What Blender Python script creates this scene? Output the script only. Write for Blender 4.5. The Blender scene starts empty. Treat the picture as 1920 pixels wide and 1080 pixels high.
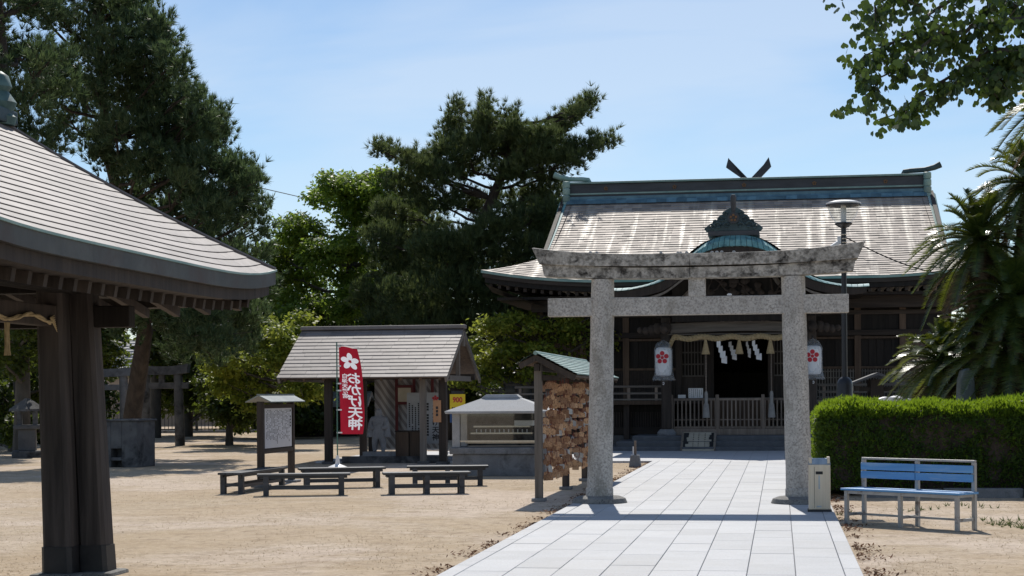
import bpy, bmesh, math, random
import numpy as np
from mathutils import Vector, Matrix

random.seed(11)
rng = np.random.default_rng(11)
scene = bpy.context.scene
C = scene.collection

# ------------------------------------------------------------------ camera
FPX, EYE, ROLL, HZ = 3200.0, 1.545, 0.007, 741.5      # focal length in photo pixels, eye height, roll, horizon row
A = math.atan(502.0 / FPX)                              # the approach path runs this far to the right of the view axis
CA, SA = math.cos(A), math.sin(A)
cam_d = bpy.data.cameras.new('camera')
cam = bpy.data.objects.new('camera', cam_d)
C.objects.link(cam)
cam_d.sensor_width = 36.0
cam_d.lens = 36.0 * FPX / 1920.0
cam_d.shift_y = (HZ - 540.0) / 1920.0
cam_d.clip_start = 0.2
cam_d.clip_end = 3000.0
cam.matrix_world = Matrix.Translation((0, 0, EYE)) @ Matrix.Rotation(math.pi / 2, 4, 'X') @ Matrix.Rotation(-ROLL, 4, 'Z')
scene.camera = cam

# ------------------------------------------------------------------ light
SUN_EL = math.radians(47.5)
SUN_AZ = math.radians(2.0)       # measured from +Y towards +X
world = bpy.data.worlds.new('World')
scene.world = world
world.use_nodes = True
wn = world.node_tree
wn.nodes.clear()
w_out = wn.nodes.new('ShaderNodeOutputWorld')
w_bg = wn.nodes.new('ShaderNodeBackground')
w_sky = wn.nodes.new('ShaderNodeTexSky')
w_sky.sky_type = 'NISHITA'
w_sky.sun_disc = False
w_sky.sun_elevation = SUN_EL
w_sky.sun_rotation = SUN_AZ
w_sky.air_density = 1.0
w_sky.dust_density = 0.12
w_sky.ozone_density = 3.6
w_bg.inputs['Strength'].default_value = 0.105
w_tc = wn.nodes.new('ShaderNodeTexCoord')
w_map = wn.nodes.new('ShaderNodeMapping')
w_map.inputs['Scale'].default_value = (1.6, 2.4, 7.0)
w_map.inputs['Rotation'].default_value = (0.0, 0.22, 0.0)
w_n1 = wn.nodes.new('ShaderNodeTexNoise')
w_n1.inputs['Scale'].default_value = 1.7
w_n1.inputs['Detail'].default_value = 5.0
w_n1.inputs['Roughness'].default_value = 0.5
w_n1.inputs['Distortion'].default_value = 0.5
w_rmp = wn.nodes.new('ShaderNodeValToRGB')
w_rmp.color_ramp.elements[0].position = 0.46
w_rmp.color_ramp.elements[0].color = (0, 0, 0, 1)
w_rmp.color_ramp.elements[1].position = 0.64
w_rmp.color_ramp.elements[1].color = (0.42, 0.42, 0.42, 1)
w_mix = wn.nodes.new('ShaderNodeMix')
w_mix.data_type = 'RGBA'
w_mix.inputs[7].default_value = (7.2, 8.0, 9.0, 1)      # thin sunlit cloud
L = wn.links.new
L(w_tc.outputs['Generated'], w_map.inputs['Vector'])
L(w_map.outputs['Vector'], w_n1.inputs['Vector'])
L(w_n1.outputs['Fac'], w_rmp.inputs['Fac'])
L(w_rmp.outputs['Color'], w_mix.inputs[0])
L(w_sky.outputs['Color'], w_mix.inputs[6])
L(w_mix.outputs[2], w_bg.inputs['Color'])
L(w_bg.outputs['Background'], w_out.inputs['Surface'])

sun_d = bpy.data.lights.new('sun', 'SUN')
sun_d.energy = 4.4
sun_d.angle = math.radians(0.53)
sun_d.color = (1.0, 0.95, 0.87)
sun = bpy.data.objects.new('sun', sun_d)
C.objects.link(sun)
sun.location = (0, 20, 40)
sdir = Vector((math.sin(SUN_AZ) * math.cos(SUN_EL), math.cos(SUN_AZ) * math.cos(SUN_EL), math.sin(SUN_EL)))
sun.rotation_euler = (-sdir).to_track_quat('-Z', 'Y').to_euler()

vs = scene.view_settings
vs.view_transform = 'Standard'
vs.look = 'None'
vs.exposure = 0.0
vs.gamma = 1.0
vs.use_curve_mapping = False
scene.render.engine = 'CYCLES'
scene.cycles.use_denoising = True
scene.cycles.max_bounces = 6
scene.cycles.diffuse_bounces = 3
scene.cycles.glossy_bounces = 3
scene.cycles.transmission_bounces = 4
scene.cycles.transparent_max_bounces = 8
scene.cycles.caustics_reflective = False
scene.cycles.caustics_refractive = False

# ------------------------------------------------------------------ photo measuring helpers (used once, to lay the site out in metres)
def ray(px, py):
    x, y = px - 960.0, HZ - py
    c, s = math.cos(ROLL), math.sin(ROLL)
    return (x * c + y * s) / FPX, (-x * s + y * c) / FPX
def P(px, py, d):
    x, y = ray(px, py)
    return Vector((x * d, d, EYE + y * d))
def G(px, py):
    x, y = ray(px, py)
    d = -EYE / y
    return Vector((x * d, d, 0))
def UV(p):
    return p[0] * CA - p[1] * SA, p[0] * SA + p[1] * CA
def W(u, v, z=0.0):
    return Vector((u * CA + v * SA, -u * SA + v * CA, z))

# ------------------------------------------------------------------ object helpers
def tag(o, label=None, cat=None, group=None, kind=None):
    if label: o['label'] = label
    if cat: o['category'] = cat
    if group: o['group'] = group
    if kind: o['kind'] = kind
    return o
def thing(name, label, cat, loc=(0, 0, 0), rz=0.0, group=None):
    o = bpy.data.objects.new(name, None)
    C.objects.link(o)
    o.empty_display_size = 0.2
    o.location = loc
    o.rotation_euler = (0, 0, rz)
    return tag(o, label, cat, group)
def site(name, label, cat, u, v, z=0.0, group=None):      # a thing squared up with the shrine axis
    return thing(name, label, cat, W(u, v, z), -A, group)
def link(name, me, mat=None, parent=None, loc=None, rot=None):
    o = bpy.data.objects.new(name, me)
    C.objects.link(o)
    if mat is not None and len(me.materials) == 0:
        me.materials.append(mat)
    if parent is not None: o.parent = parent
    if loc is not None: o.location = loc
    if rot is not None: o.rotation_euler = rot
    return o
def copy_tree(o, parent=None):
    c = o.copy()
    C.objects.link(c)
    c.parent = parent
    for ch in list(o.children):
        copy_tree(ch, c)
    return c

class MB:
    def __init__(s):
        s.v, s.f = [], []
    def add(s, vs_, fs_):
        n = len(s.v)
        s.v += [tuple(p) for p in vs_]
        s.f += [tuple(i + n for i in f) for f in fs_]
        return s
    def box(s, x0, x1, y0, y1, z0, z1, M=None):
        p = [(x0, y0, z0), (x1, y0, z0), (x1, y1, z0), (x0, y1, z0), (x0, y0, z1), (x1, y0, z1), (x1, y1, z1), (x0, y1, z1)]
        if M is not None: p = [M @ Vector(q) for q in p]
        return s.add(p, [(0, 3, 2, 1), (4, 5, 6, 7), (0, 1, 5, 4), (1, 2, 6, 5), (2, 3, 7, 6), (3, 0, 4, 7)])
    def beam(s, p0, p1, w, h, up=(0, 0, 1), w1=None, h1=None):
        p0, p1 = Vector(p0), Vector(p1)
        d = (p1 - p0).normalized()
        sd = d.cross(Vector(up))
        if sd.length < 1e-4: sd = d.cross(Vector((0, 1, 0)))
        sd.normalize()
        u2 = sd.cross(d).normalized()
        w1 = w if w1 is None else w1
        h1 = h if h1 is None else h1
        vs_ = []
        for p, ww, hh in ((p0, w, h), (p1, w1, h1)):
            for a, b in ((-1, -1), (1, -1), (1, 1), (-1, 1)):
                vs_.append(p + sd * (a * ww / 2) + u2 * (b * hh / 2))
        return s.add(vs_, [(0, 1, 2, 3), (7, 6, 5, 4), (0, 4, 5, 1), (1, 5, 6, 2), (2, 6, 7, 3), (3, 7, 4, 0)])
    def tube(s, pts, rad, n=8, cap=True):
        pts = [Vector(p) for p in pts]
        if not hasattr(rad, '__len__'): rad = [rad] * len(pts)
        ref = Vector((0, 0, 1))
        d0 = (pts[-1] - pts[0])
        if abs(d0.normalized().dot(ref)) > 0.9: ref = Vector((1, 0, 0))
        vs_, fs_ = [], []
        for i, p in enumerate(pts):
            d = (pts[min(i + 1, len(pts) - 1)] - pts[max(i - 1, 0)]).normalized()
            a = d.cross(ref).normalized()
            b = d.cross(a).normalized()
            for k in range(n):
                t = 2 * math.pi * k / n
                vs_.append(p + (a * math.cos(t) + b * math.sin(t)) * rad[i])
        for i in range(len(pts) - 1):
            for k in range(n):
                k2 = (k + 1) % n
                fs_.append((i * n + k, i * n + k2, (i + 1) * n + k2, (i + 1) * n + k))
        if cap:
            fs_.append(tuple(range(n - 1, -1, -1)))
            m = (len(pts) - 1) * n
            fs_.append(tuple(range(m, m + n)))
        return s.add(vs_, fs_)
    def lathe(s, prof, c=(0, 0, 0), n=20, sx=1.0, sy=1.0):
        vs_, fs_ = [], []
        for r, z in prof:
            for k in range(n):
                t = 2 * math.pi * k / n
                vs_.append((c[0] + r * sx * math.cos(t), c[1] + r * sy * math.sin(t), c[2] + z))
        for i in range(len(prof) - 1):
            for k in range(n):
                k2 = (k + 1) % n
                fs_.append((i * n + k, i * n + k2, (i + 1) * n + k2, (i + 1) * n + k))
        fs_.append(tuple(range(n - 1, -1, -1)))
        m = (len(prof) - 1) * n
        fs_.append(tuple(range(m, m + n)))
        return s.add(vs_, fs_)
    def prism(s, poly, a0, a1, plane='xz', M=None):
        n = len(poly)
        def pt(p, a):
            q = (p[0], a, p[1]) if plane == 'xz' else ((a, p[0], p[1]) if plane == 'yz' else (p[0], p[1], a))
            return M @ Vector(q) if M is not None else q
        vs_ = [pt(p, a0) for p in poly] + [pt(p, a1) for p in poly]
        fs_ = [tuple(range(n)), tuple(range(2 * n - 1, n - 1, -1))]
        for i in range(n):
            j = (i + 1) % n
            fs_.append((j, i, n + i, n + j))
        return s.add(vs_, fs_)
    def grid(s, fn, nu, nv):
        vs_ = [fn(i / nu, j / nv) for j in range(nv + 1) for i in range(nu + 1)]
        fs_ = [(j * (nu + 1) + i, j * (nu + 1) + i + 1, (j + 1) * (nu + 1) + i + 1, (j + 1) * (nu + 1) + i) for j in range(nv) for i in range(nu)]
        return s.add(vs_, fs_)
    def mesh(s, name, mat, smooth=False, bevel=0.0, fix=True, seg=2):
        me = bpy.data.meshes.new(name)
        me.from_pydata(s.v, [], s.f)
        if bevel > 0 or fix:
            bm = bmesh.new()
            bm.from_mesh(me)
            if fix: bmesh.ops.recalc_face_normals(bm, faces=bm.faces)
            if bevel > 0:
                es = [e for e in bm.edges if len(e.link_faces) == 2 and e.calc_face_angle(0) > 0.5]
                bmesh.ops.bevel(bm, geom=es, offset=bevel, segments=seg, affect='EDGES', clamp_overlap=True, profile=0.6)
            bm.to_mesh(me)
            bm.free()
        if smooth:
            me.polygons.foreach_set('use_smooth', [True] * len(me.polygons))
            try: me.set_sharp_from_angle(angle=math.radians(40))
            except Exception: pass
        me.materials.append(mat)
        return me
    def build(s, name, mat, parent=None, smooth=False, bevel=0.0, fix=True, loc=None, rot=None, seg=2):
        return link(name, s.mesh(name, mat, smooth, bevel, fix, seg), None, parent, loc, rot)

def np_mesh(name, verts, nper, mat, smooth=False):
    """verts (N*nper,3): N separate polygons of nper corners."""
    verts = np.asarray(verts, dtype=np.float32).reshape(-1, 3)
    n = len(verts)
    k = n // nper
    me = bpy.data.meshes.new(name)
    me.vertices.add(n)
    me.vertices.foreach_set('co', verts.ravel())
    me.loops.add(n)
    me.loops.foreach_set('vertex_index', np.arange(n, dtype=np.int32))
    me.polygons.add(k)
    me.polygons.foreach_set('loop_start', np.arange(0, n, nper, dtype=np.int32))
    me.polygons.foreach_set('loop_total', np.full(k, nper, dtype=np.int32))
    me.update(calc_edges=True)
    me.validate()
    me.materials.append(mat)
    return me

# ------------------------------------------------------------------ materials
def srgb(r, g, b):
    f = lambda c: (c / 255.0 / 12.92) if c / 255.0 <= 0.04045 else ((c / 255.0 + 0.055) / 1.055) ** 2.4
    return (f(r), f(g), f(b), 1.0)
def c4(c):
    return (c[0], c[1], c[2], 1.0)
class NT:
    def __init__(s, name):
        s.m = bpy.data.materials.new(name)
        s.m.use_nodes = True
        s.t = s.m.node_tree
        s.n = s.t.nodes
        s.bsdf = s.n['Principled BSDF']
        s.out = s.n['Material Output']
    def node(s, t, **kw):
        x = s.n.new(t)
        for k, v in kw.items(): setattr(x, k, v)
        return x
    def l(s, a, b): s.t.links.new(a, b)
    def coords(s, kind='Object', scale=(1, 1, 1), rot=(0, 0, 0), offset_random=False):
        tc = s.node('ShaderNodeTexCoord')
        mp = s.node('ShaderNodeMapping')
        mp.inputs['Scale'].default_value = scale
        mp.inputs['Rotation'].default_value = rot
        s.l(tc.outputs[kind], mp.inputs['Vector'])
        if offset_random:
            oi = s.node('ShaderNodeObjectInfo')
            mu = s.node('ShaderNodeMath', operation='MULTIPLY')
            mu.inputs[1].default_value = 57.0
            s.l(oi.outputs['Random'], mu.inputs[0])
            cb = s.node('ShaderNodeCombineXYZ')
            for k in range(3): s.l(mu.outputs[0], cb.inputs[k])
            s.l(cb.outputs[0], mp.inputs['Location'])
        return mp.outputs['Vector']
    def noise(s, vec, scale, detail=4.0, rough=0.55, dist=0.0):
        x = s.node('ShaderNodeTexNoise')
        x.inputs['Scale'].default_value = scale
        x.inputs['Detail'].default_value = detail
        x.inputs['Roughness'].default_value = rough
        x.inputs['Distortion'].default_value = dist
        s.l(vec, x.inputs['Vector'])
        return x.outputs['Fac']
    def ramp(s, fac, stops):
        x = s.node('ShaderNodeValToRGB')
        el = x.color_ramp.elements
        while len(el) < len(stops): el.new(0.5)
        for e, (p, c) in zip(el, stops):
            e.position = p
            e.color = c4(c) if hasattr(c, '__len__') else (c, c, c, 1)
        s.l(fac, x.inputs['Fac'])
        return x.outputs['Color']
    def mix(s, fac, a, b, mode='MIX'):
        x = s.node('ShaderNodeMix', data_type='RGBA', blend_type=mode)
        for sock, val in ((0, fac), (6, a), (7, b)):
            if hasattr(val, 'links'): s.l(val, x.inputs[sock])
            elif sock == 0: x.inputs[0].default_value = val
            else: x.inputs[sock].default_value = c4(val)
        return x.outputs[2]
    def value(s, col, fac_socket, lo, hi):
        mr = s.node('ShaderNodeMapRange')
        mr.inputs['To Min'].default_value = lo
        mr.inputs['To Max'].default_value = hi
        s.l(fac_socket, mr.inputs['Value'])
        hs = s.node('ShaderNodeHueSaturation')
        s.l(mr.outputs[0], hs.inputs['Value'])
        s.l(col, hs.inputs['Color'])
        return hs.outputs['Color']
    def bump(s, h, strength, dist=0.02):
        b = s.node('ShaderNodeBump')
        b.inputs['Strength'].default_value = strength
        b.inputs['Distance'].default_value = dist
        s.l(h, b.inputs['Height'])
        s.l(b.outputs['Normal'], s.bsdf.inputs['Normal'])
        return b
    def island(s):
        g = s.node('ShaderNodeNewGeometry')
        return g.outputs['Random Per Island']
    def rnd(s):
        o = s.node('ShaderNodeObjectInfo')
        return o.outputs['Random']
    def set(s, color=None, rough=None, metal=None, spec=None):
        if color is not None:
            if hasattr(color, 'links'): s.l(color, s.bsdf.inputs['Base Color'])
            else: s.bsdf.inputs['Base Color'].default_value = c4(color)
        if rough is not None:
            if hasattr(rough, 'links'): s.l(rough, s.bsdf.inputs['Roughness'])
            else: s.bsdf.inputs['Roughness'].default_value = rough
        if metal is not None: s.bsdf.inputs['Metallic'].default_value = metal
        if spec is not None: s.bsdf.inputs['Specular IOR Level'].default_value = spec
        return s

def surf(name, c1, c2, scale=4.0, rough=0.75, bump=0.2, bscale=30.0, stretch=(1, 1, 1), metal=0.0, spec=0.4,
         speck=None, stain=None, rand=None, island=None, bdist=0.01, rvar=0.1):
    """two-tone mottled surface; speck=(colour, scale, lo, hi), stain=(colour, scale, lo, hi, stretch)."""
    t = NT(name)
    v = t.coords('Object', stretch, offset_random=rand is not None)
    n = t.noise(v, scale, 6.0, 0.6, 0.3)
    col = t.ramp(n, [(0.30, c1), (0.70, c2)])
    if speck:
        sv = t.coords('Object')
        f = t.ramp(t.noise(sv, speck[1], 2.0, 0.7), [(speck[2], 0.0), (speck[3], 1.0)])
        col = t.mix(f, col, speck[0])
    if stain:
        sv = t.coords('Object', stain[4] if len(stain) > 4 else (1, 1, 1), offset_random=rand is not None)
        f = t.ramp(t.noise(sv, stain[1], 5.0, 0.65, 0.4), [(stain[2], 0.0), (stain[3], 1.0)])
        col = t.mix(f, col, stain[0])
    if rand: col = t.value(col, t.rnd(), rand[0], rand[1])
    if island: col = t.value(col, t.island(), island[0], island[1])
    r = t.node('ShaderNodeMapRange')
    r.inputs['To Min'].default_value = max(0.03, rough - rvar)
    r.inputs['To Max'].default_value = min(1.0, rough + rvar)
    t.l(n, r.inputs['Value'])
    t.set(col, r.outputs[0], metal, spec)
    if bump > 0:
        t.bump(t.noise(t.coords('Object', stretch), bscale, 5.0, 0.65), bump, bdist)
    return t.m

def wood(name, c1, c2, axis='z', rough=0.75, scale=1.0, bump=0.35, rand=(0.75, 1.25)):
    st = {'x': (0.6, 9, 9), 'y': (9, 0.6, 9), 'z': (9, 9, 0.6)}[axis]
    st = tuple(k * scale for k in st)
    return surf(name, c1, c2, 1.6, rough, bump, 3.5, st, spec=0.25, rand=rand, bdist=0.01)

def leafmat(name, stops, trans=0.35, gloss_rough=0.5, noise_scale=0.25, patch=None, spec=0.25, tcol=None):
    """foliage: a colour for every leaf, clumps of young growth, light passing through the blade."""
    t = NT(name)
    col = t.ramp(t.island(), stops)
    if patch:
        v = t.coords('Object')
        f = t.ramp(t.noise(v, noise_scale, 3.0, 0.6), [(patch[1], 0.0), (patch[2], 1.0)])
        col = t.mix(f, col, t.mix(0.5, col, patch[0]) if len(patch) < 4 else patch[0])
    t.set(col, gloss_rough, 0.0, spec)
    tr = t.node('ShaderNodeBsdfTranslucent')
    if tcol:
        t.l(t.mix(0.6, col, tcol), tr.inputs['Color'])
    else:
        t.l(col, tr.inputs['Color'])
    ms = t.node('ShaderNodeMixShader')
    ms.inputs[0].default_value = trans
    t.l(t.bsdf.outputs[0], ms.inputs[1])
    t.l(tr.outputs[0], ms.inputs[2])
    t.l(ms.outputs[0], t.out.inputs['Surface'])
    return t.m

m_torii = surf('torii_granite', (0.43, 0.41, 0.38), (0.60, 0.575, 0.535), 4.0, 0.88, 0.7, 30, speck=((0.27, 0.255, 0.235), 38, 0.42, 0.66), stain=((0.24, 0.225, 0.19), 2.2, 0.52, 0.72, (1.6, 1.6, 0.7)))
m_lintel = surf('weathered_lintel', (0.34, 0.325, 0.295), (0.56, 0.535, 0.49), 7.0, 0.9, 0.7, 30, speck=((0.19, 0.18, 0.16), 16, 0.40, 0.66), stain=((0.035, 0.032, 0.029), 4.2, 0.50, 0.66, (1.2, 1.2, 1.6)))
m_base_stone = surf('base_stone', (0.15, 0.145, 0.14), (0.27, 0.26, 0.24), 6.0, 0.9, 0.5, 50, speck=((0.06, 0.06, 0.06), 60, 0.55, 0.66))
m_stone_dark = surf('dark_stone', (0.07, 0.07, 0.075), (0.14, 0.14, 0.14), 3.0, 0.85, 0.5, 40, stain=((0.025, 0.025, 0.027), 2.0, 0.5, 0.65))
m_stone_pale = surf('pale_granite', (0.36, 0.36, 0.36), (0.50, 0.50, 0.50), 3.0, 0.75, 0.3, 90, speck=((0.22, 0.22, 0.22), 90, 0.55, 0.7))
m_stone_mid = surf('grey_granite', (0.16, 0.165, 0.175), (0.27, 0.275, 0.285), 3.0, 0.8, 0.3, 80, speck=((0.09, 0.09, 0.09), 90, 0.55, 0.7), stain=((0.10, 0.10, 0.105), 2.5, 0.55, 0.7))
m_step = surf('step_stone', (0.085, 0.09, 0.10), (0.13, 0.135, 0.145), 5.0, 0.7, 0.3, 40)
m_joint = surf('path_joint', (0.16, 0.15, 0.14), (0.22, 0.21, 0.20), 8, 0.95, 0.1)
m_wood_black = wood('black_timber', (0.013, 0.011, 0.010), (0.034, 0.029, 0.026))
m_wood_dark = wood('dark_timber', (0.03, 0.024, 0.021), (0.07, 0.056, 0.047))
m_wood_dark_h = wood('dark_timber_beam', (0.03, 0.024, 0.021), (0.07, 0.056, 0.047), 'x')
m_wood_brown = wood('brown_timber', (0.075, 0.05, 0.036), (0.14, 0.10, 0.072))
m_wood_grey = wood('grey_timber', (0.10, 0.088, 0.078), (0.20, 0.178, 0.155))
m_wood_grey_h = wood('grey_timber_beam', (0.10, 0.088, 0.078), (0.20, 0.178, 0.155), 'x')
m_wood_post = wood('weathered_post', (0.030, 0.026, 0.025), (0.10, 0.085, 0.078), 'z', 0.8, 0.8, 0.7)
m_wood_lat = wood('lattice_timber', (0.16, 0.125, 0.10), (0.28, 0.23, 0.19))
m_bench = wood('charcoal_bench_timber', (0.035, 0.037, 0.042), (0.085, 0.088, 0.095), 'x', 0.5)
m_blackvoid = surf('lacquer_black', (0.006, 0.006, 0.007), (0.014, 0.013, 0.013), 4, 0.6, 0.1)
m_verdigris = surf('verdigris_copper', (0.07, 0.20, 0.22), (0.20, 0.40, 0.40), 5.0, 0.6, 0.3, 20, island=(0.7, 1.3), stain=((0.05, 0.09, 0.10), 3.0, 0.52, 0.68), spec=0.4)
m_verdigris_dk = surf('dark_verdigris', (0.022, 0.042, 0.050), (0.06, 0.10, 0.11), 5.0, 0.6, 0.4, 25, spec=0.4)
m_green_sheet = surf('green_copper_sheet', (0.14, 0.25, 0.23), (0.30, 0.40, 0.36), 2.0, 0.5, 0.2, 15, island=(0.8, 1.2))
m_ridge = surf('ridge_copper', (0.030, 0.032, 0.038), (0.07, 0.075, 0.085), 2.0, 0.5, 0.2, 12, stretch=(0.5, 3, 3))
m_ridge_blue = surf('blue_ridge_copper', (0.05, 0.12, 0.17), (0.13, 0.24, 0.29), 3.0, 0.5, 0.2, 12, island=(0.7, 1.3))
m_gold = surf('old_gilt', (0.14, 0.07, 0.035), (0.20, 0.11, 0.05), 9, 0.5, 0.1, metal=0.4)
m_rope = surf('straw_rope', (0.34, 0.25, 0.13), (0.52, 0.41, 0.24), 16, 0.9, 0.6, 60)
m_paper = surf('white_paper', (0.70, 0.71, 0.72), (0.82, 0.82, 0.82), 3, 0.8, 0.1, spec=0.2)
m_white = surf('white_plastic', (0.72, 0.72, 0.72), (0.80, 0.80, 0.80), 3, 0.45, 0.0)
m_steel = surf('stainless_steel', (0.56, 0.48, 0.38), (0.68, 0.60, 0.49), 4, 0.42, 0.15, 8, stretch=(6, 6, 0.3), metal=0.85, stain=((0.30, 0.24, 0.17), 2.0, 0.58, 0.8))
m_steel_dk = surf('ash_tray_steel', (0.28, 0.33, 0.38), (0.5, 0.55, 0.6), 8, 0.35, 0.4, 60, metal=0.8)
m_rust_steel = surf('worn_steel_frame', (0.32, 0.31, 0.30), (0.46, 0.45, 0.44), 4, 0.5, 0.3, 20, metal=0.5, stain=((0.12, 0.065, 0.04), 3.0, 0.56, 0.68))
m_blue = surf('blue_slat_paint', (0.085, 0.27, 0.55), (0.15, 0.37, 0.65), 3, 0.45, 0.2, 14, stretch=(0.4, 6, 6), stain=((0.34, 0.47, 0.62), 4.0, 0.52, 0.78, (0.6, 5, 5)))
m_black_metal = surf('black_pole_paint', (0.016, 0.018, 0.022), (0.03, 0.032, 0.038), 4, 0.4, 0.1)
m_red = surf('red_paint', (0.48, 0.02, 0.035), (0.55, 0.03, 0.045), 3, 0.6, 0.0)
m_ink = surf('black_ink', (0.02, 0.02, 0.022), (0.04, 0.04, 0.04), 3, 0.7, 0.0)
m_white_ink = surf('white_dye', (0.68, 0.69, 0.75), (0.78, 0.79, 0.84), 3, 0.8, 0.0)
m_yellow = surf('yellow_sign_paint', (0.75, 0.52, 0.02), (0.80, 0.58, 0.03), 3, 0.5, 0.0)
m_bark = surf('pine_bark', (0.022, 0.017, 0.014), (0.075, 0.058, 0.046), 6, 0.95, 1.0, 9, stretch=(1, 1, 0.4), bdist=0.05)
m_bark2 = surf('grey_bark', (0.05, 0.045, 0.04), (0.11, 0.10, 0.085), 5, 0.95, 0.8, 9, stretch=(1, 1, 0.4), bdist=0.04)

t = NT('clear_glass')
t.n.remove(t.bsdf)
gl = t.node('ShaderNodeBsdfGlossy'); gl.inputs['Roughness'].default_value = 0.02
tp = t.node('ShaderNodeBsdfTransparent'); tp.inputs['Color'].default_value = (0.93, 0.95, 0.95, 1)
lw0 = t.node('ShaderNodeLayerWeight'); lw0.inputs['Blend'].default_value = 0.5
lw = t.node('ShaderNodeMath', operation='POWER'); lw.inputs[1].default_value = 3.0
t.l(lw0.outputs['Facing'], lw.inputs[0])
lw1 = t.node('ShaderNodeMath', operation='MULTIPLY_ADD'); lw1.inputs[1].default_value = 0.4; lw1.inputs[2].default_value = 0.05
t.l(lw.outputs[0], lw1.inputs[0]); lw = lw1
ms = t.node('ShaderNodeMixShader')
t.l(lw.outputs[0], ms.inputs[0]); t.l(tp.outputs[0], ms.inputs[1]); t.l(gl.outputs[0], ms.inputs[2]); t.l(ms.outputs[0], t.out.inputs['Surface'])
m_glass = t.m
t = NT('dusty_plastic_film')
tp = t.node('ShaderNodeBsdfTransparent')
tl = t.node('ShaderNodeBsdfTranslucent'); tl.inputs['Color'].default_value = (0.7, 0.74, 0.78, 1)
t.set((0.62, 0.66, 0.70), 0.3)
m1 = t.node('ShaderNodeMixShader'); m1.inputs[0].default_value = 0.4
t.l(t.bsdf.outputs[0], m1.inputs[1]); t.l(tl.outputs[0], m1.inputs[2])
m2 = t.node('ShaderNodeMixShader')
t.l(t.ramp(t.noise(t.coords('Object'), 9, 4), [(0.3, 0.12), (0.7, 0.34)]), m2.inputs[0])
t.l(tp.outputs[0], m2.inputs[1]); t.l(m1.outputs[0], m2.inputs[2]); t.l(m2.outputs[0], t.out.inputs['Surface'])
m_film = t.m

# copper roof sheets: brown patinated metal, each sheet its own tone
t = NT('brown_copper_roof')
v = t.coords('Object', (1, 1, 1))
col = t.ramp(t.noise(v, 1.3, 5), [(0.3, (0.255, 0.215, 0.185)), (0.7, (0.355, 0.305, 0.265))])
col = t.value(col, t.island(), 0.7, 1.3)
sv = t.coords('Object', (2.6, 0.12, 0.12))
glint = t.ramp(t.noise(sv, 1.2, 4, 0.6), [(0.50, 0.0), (0.66, 1.0)])
col = t.mix(t.mix(0.6, (0, 0, 0), glint), col, (0.52, 0.48, 0.41))  # paler streaks put sun glints into the copper colour
t.set(col, t.mix(glint, (0.68, 0.68, 0.68), (0.52, 0.52, 0.52)), 0.10, 0.36)
t.bump(t.noise(t.coords('Object', (1, 3, 3)), 5, 3), 0.10, 0.02)
m_copper = t.m
t = NT('grey_copper_sheet')
v = t.coords('Object')
col = t.ramp(t.noise(v, 2.0, 5), [(0.3, (0.170, 0.150, 0.145)), (0.7, (0.240, 0.215, 0.205))])
col = t.mix(t.ramp(t.noise(t.coords('Object', (3, 3, 0.6)), 2.0, 5, 0.7), [(0.55, 0.0), (0.75, 0.55)]), col, (0.10, 0.088, 0.082))
col = t.value(col, t.rnd(), 0.80, 1.18)
t.set(col, 0.62, 0.10, 0.36)
t.bump(t.noise(v, 7, 3), 0.12, 0.02)
m_sheet = t.m

# ground: dry lawn worn down to sand
t = NT('dry_lawn')
v = t.coords('Object')
big = t.noise(v, 0.16, 5, 0.6, 0.6)
fine = t.noise(v, 9.0, 6, 0.7)
mid = t.noise(t.coords('Object', (1, 1.0, 1)), 1.3, 5, 0.65, 0.5)
col = t.ramp(mid, [(0.25, (0.36, 0.275, 0.195)), (0.5, (0.50, 0.405, 0.305)), (0.75, (0.60, 0.50, 0.40))])
col = t.mix(t.ramp(big, [(0.42, 0.0), (0.62, 0.6)]), col, (0.42, 0.335, 0.225))
col = t.mix(t.ramp(fine, [(0.52, 0.0), (0.78, 0.6)]), col, (0.30, 0.23, 0.165))
wear = t.noise(t.coords('Object', (0.5, 1.6, 1), (0, 0, 0.35)), 0.9, 6, 0.7, 0.8)
col = t.mix(t.ramp(wear, [(0.50, 0.0), (0.64, 0.55)]), col, (0.33, 0.245, 0.165))
col = t.mix(t.ramp(wear, [(0.30, 0.5), (0.42, 0.0)]), col, (0.63, 0.54, 0.44))
col = t.mix(t.ramp(t.noise(v, 38, 3, 0.7), [(0.55, 0.0), (0.7, 0.6)]), col, (0.64, 0.55, 0.45))
col = t.mix(t.ramp(t.noise(v, 22, 4, 0.75), [(0.56, 0.0), (0.68, 0.6)]), col, (0.25, 0.19, 0.14))
col = t.mix(t.ramp(t.noise(v, 6.5, 5, 0.8, 0.4), [(0.50, 0.0), (0.66, 0.55)]), col, (0.27, 0.20, 0.14))
col = t.mix(t.ramp(t.noise(v, 13, 3, 0.8), [(0.30, 0.6), (0.46, 0.0)]), col, (0.66, 0.57, 0.47))
zone = t.noise(v, 0.22, 5, 0.6, 0.8)
col = t.mix(t.ramp(zone, [(0.46, 0.0), (0.58, 0.5)]), col, (0.40, 0.30, 0.19))
col = t.mix(t.ramp(zone, [(0.38, 0.5), (0.48, 0.0)]), col, (0.58, 0.48, 0.40))
col = t.mix(t.ramp(t.noise(v, 3.4, 9, 0.88, 0.3), [(0.50, 0.0), (0.62, 0.6)]), col, (0.22, 0.165, 0.115))
hs = t.node('ShaderNodeHueSaturation'); hs.inputs['Value'].default_value = 1.13; hs.inputs['Saturation'].default_value = 1.0
t.l(col, hs.inputs['Color']); col = hs.outputs['Color']
t.set(col, 0.95, 0, 0.1)
t.bump(t.noise(v, 12.0, 6, 0.8), 0.6, 0.04)
m_ground = t.m

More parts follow.
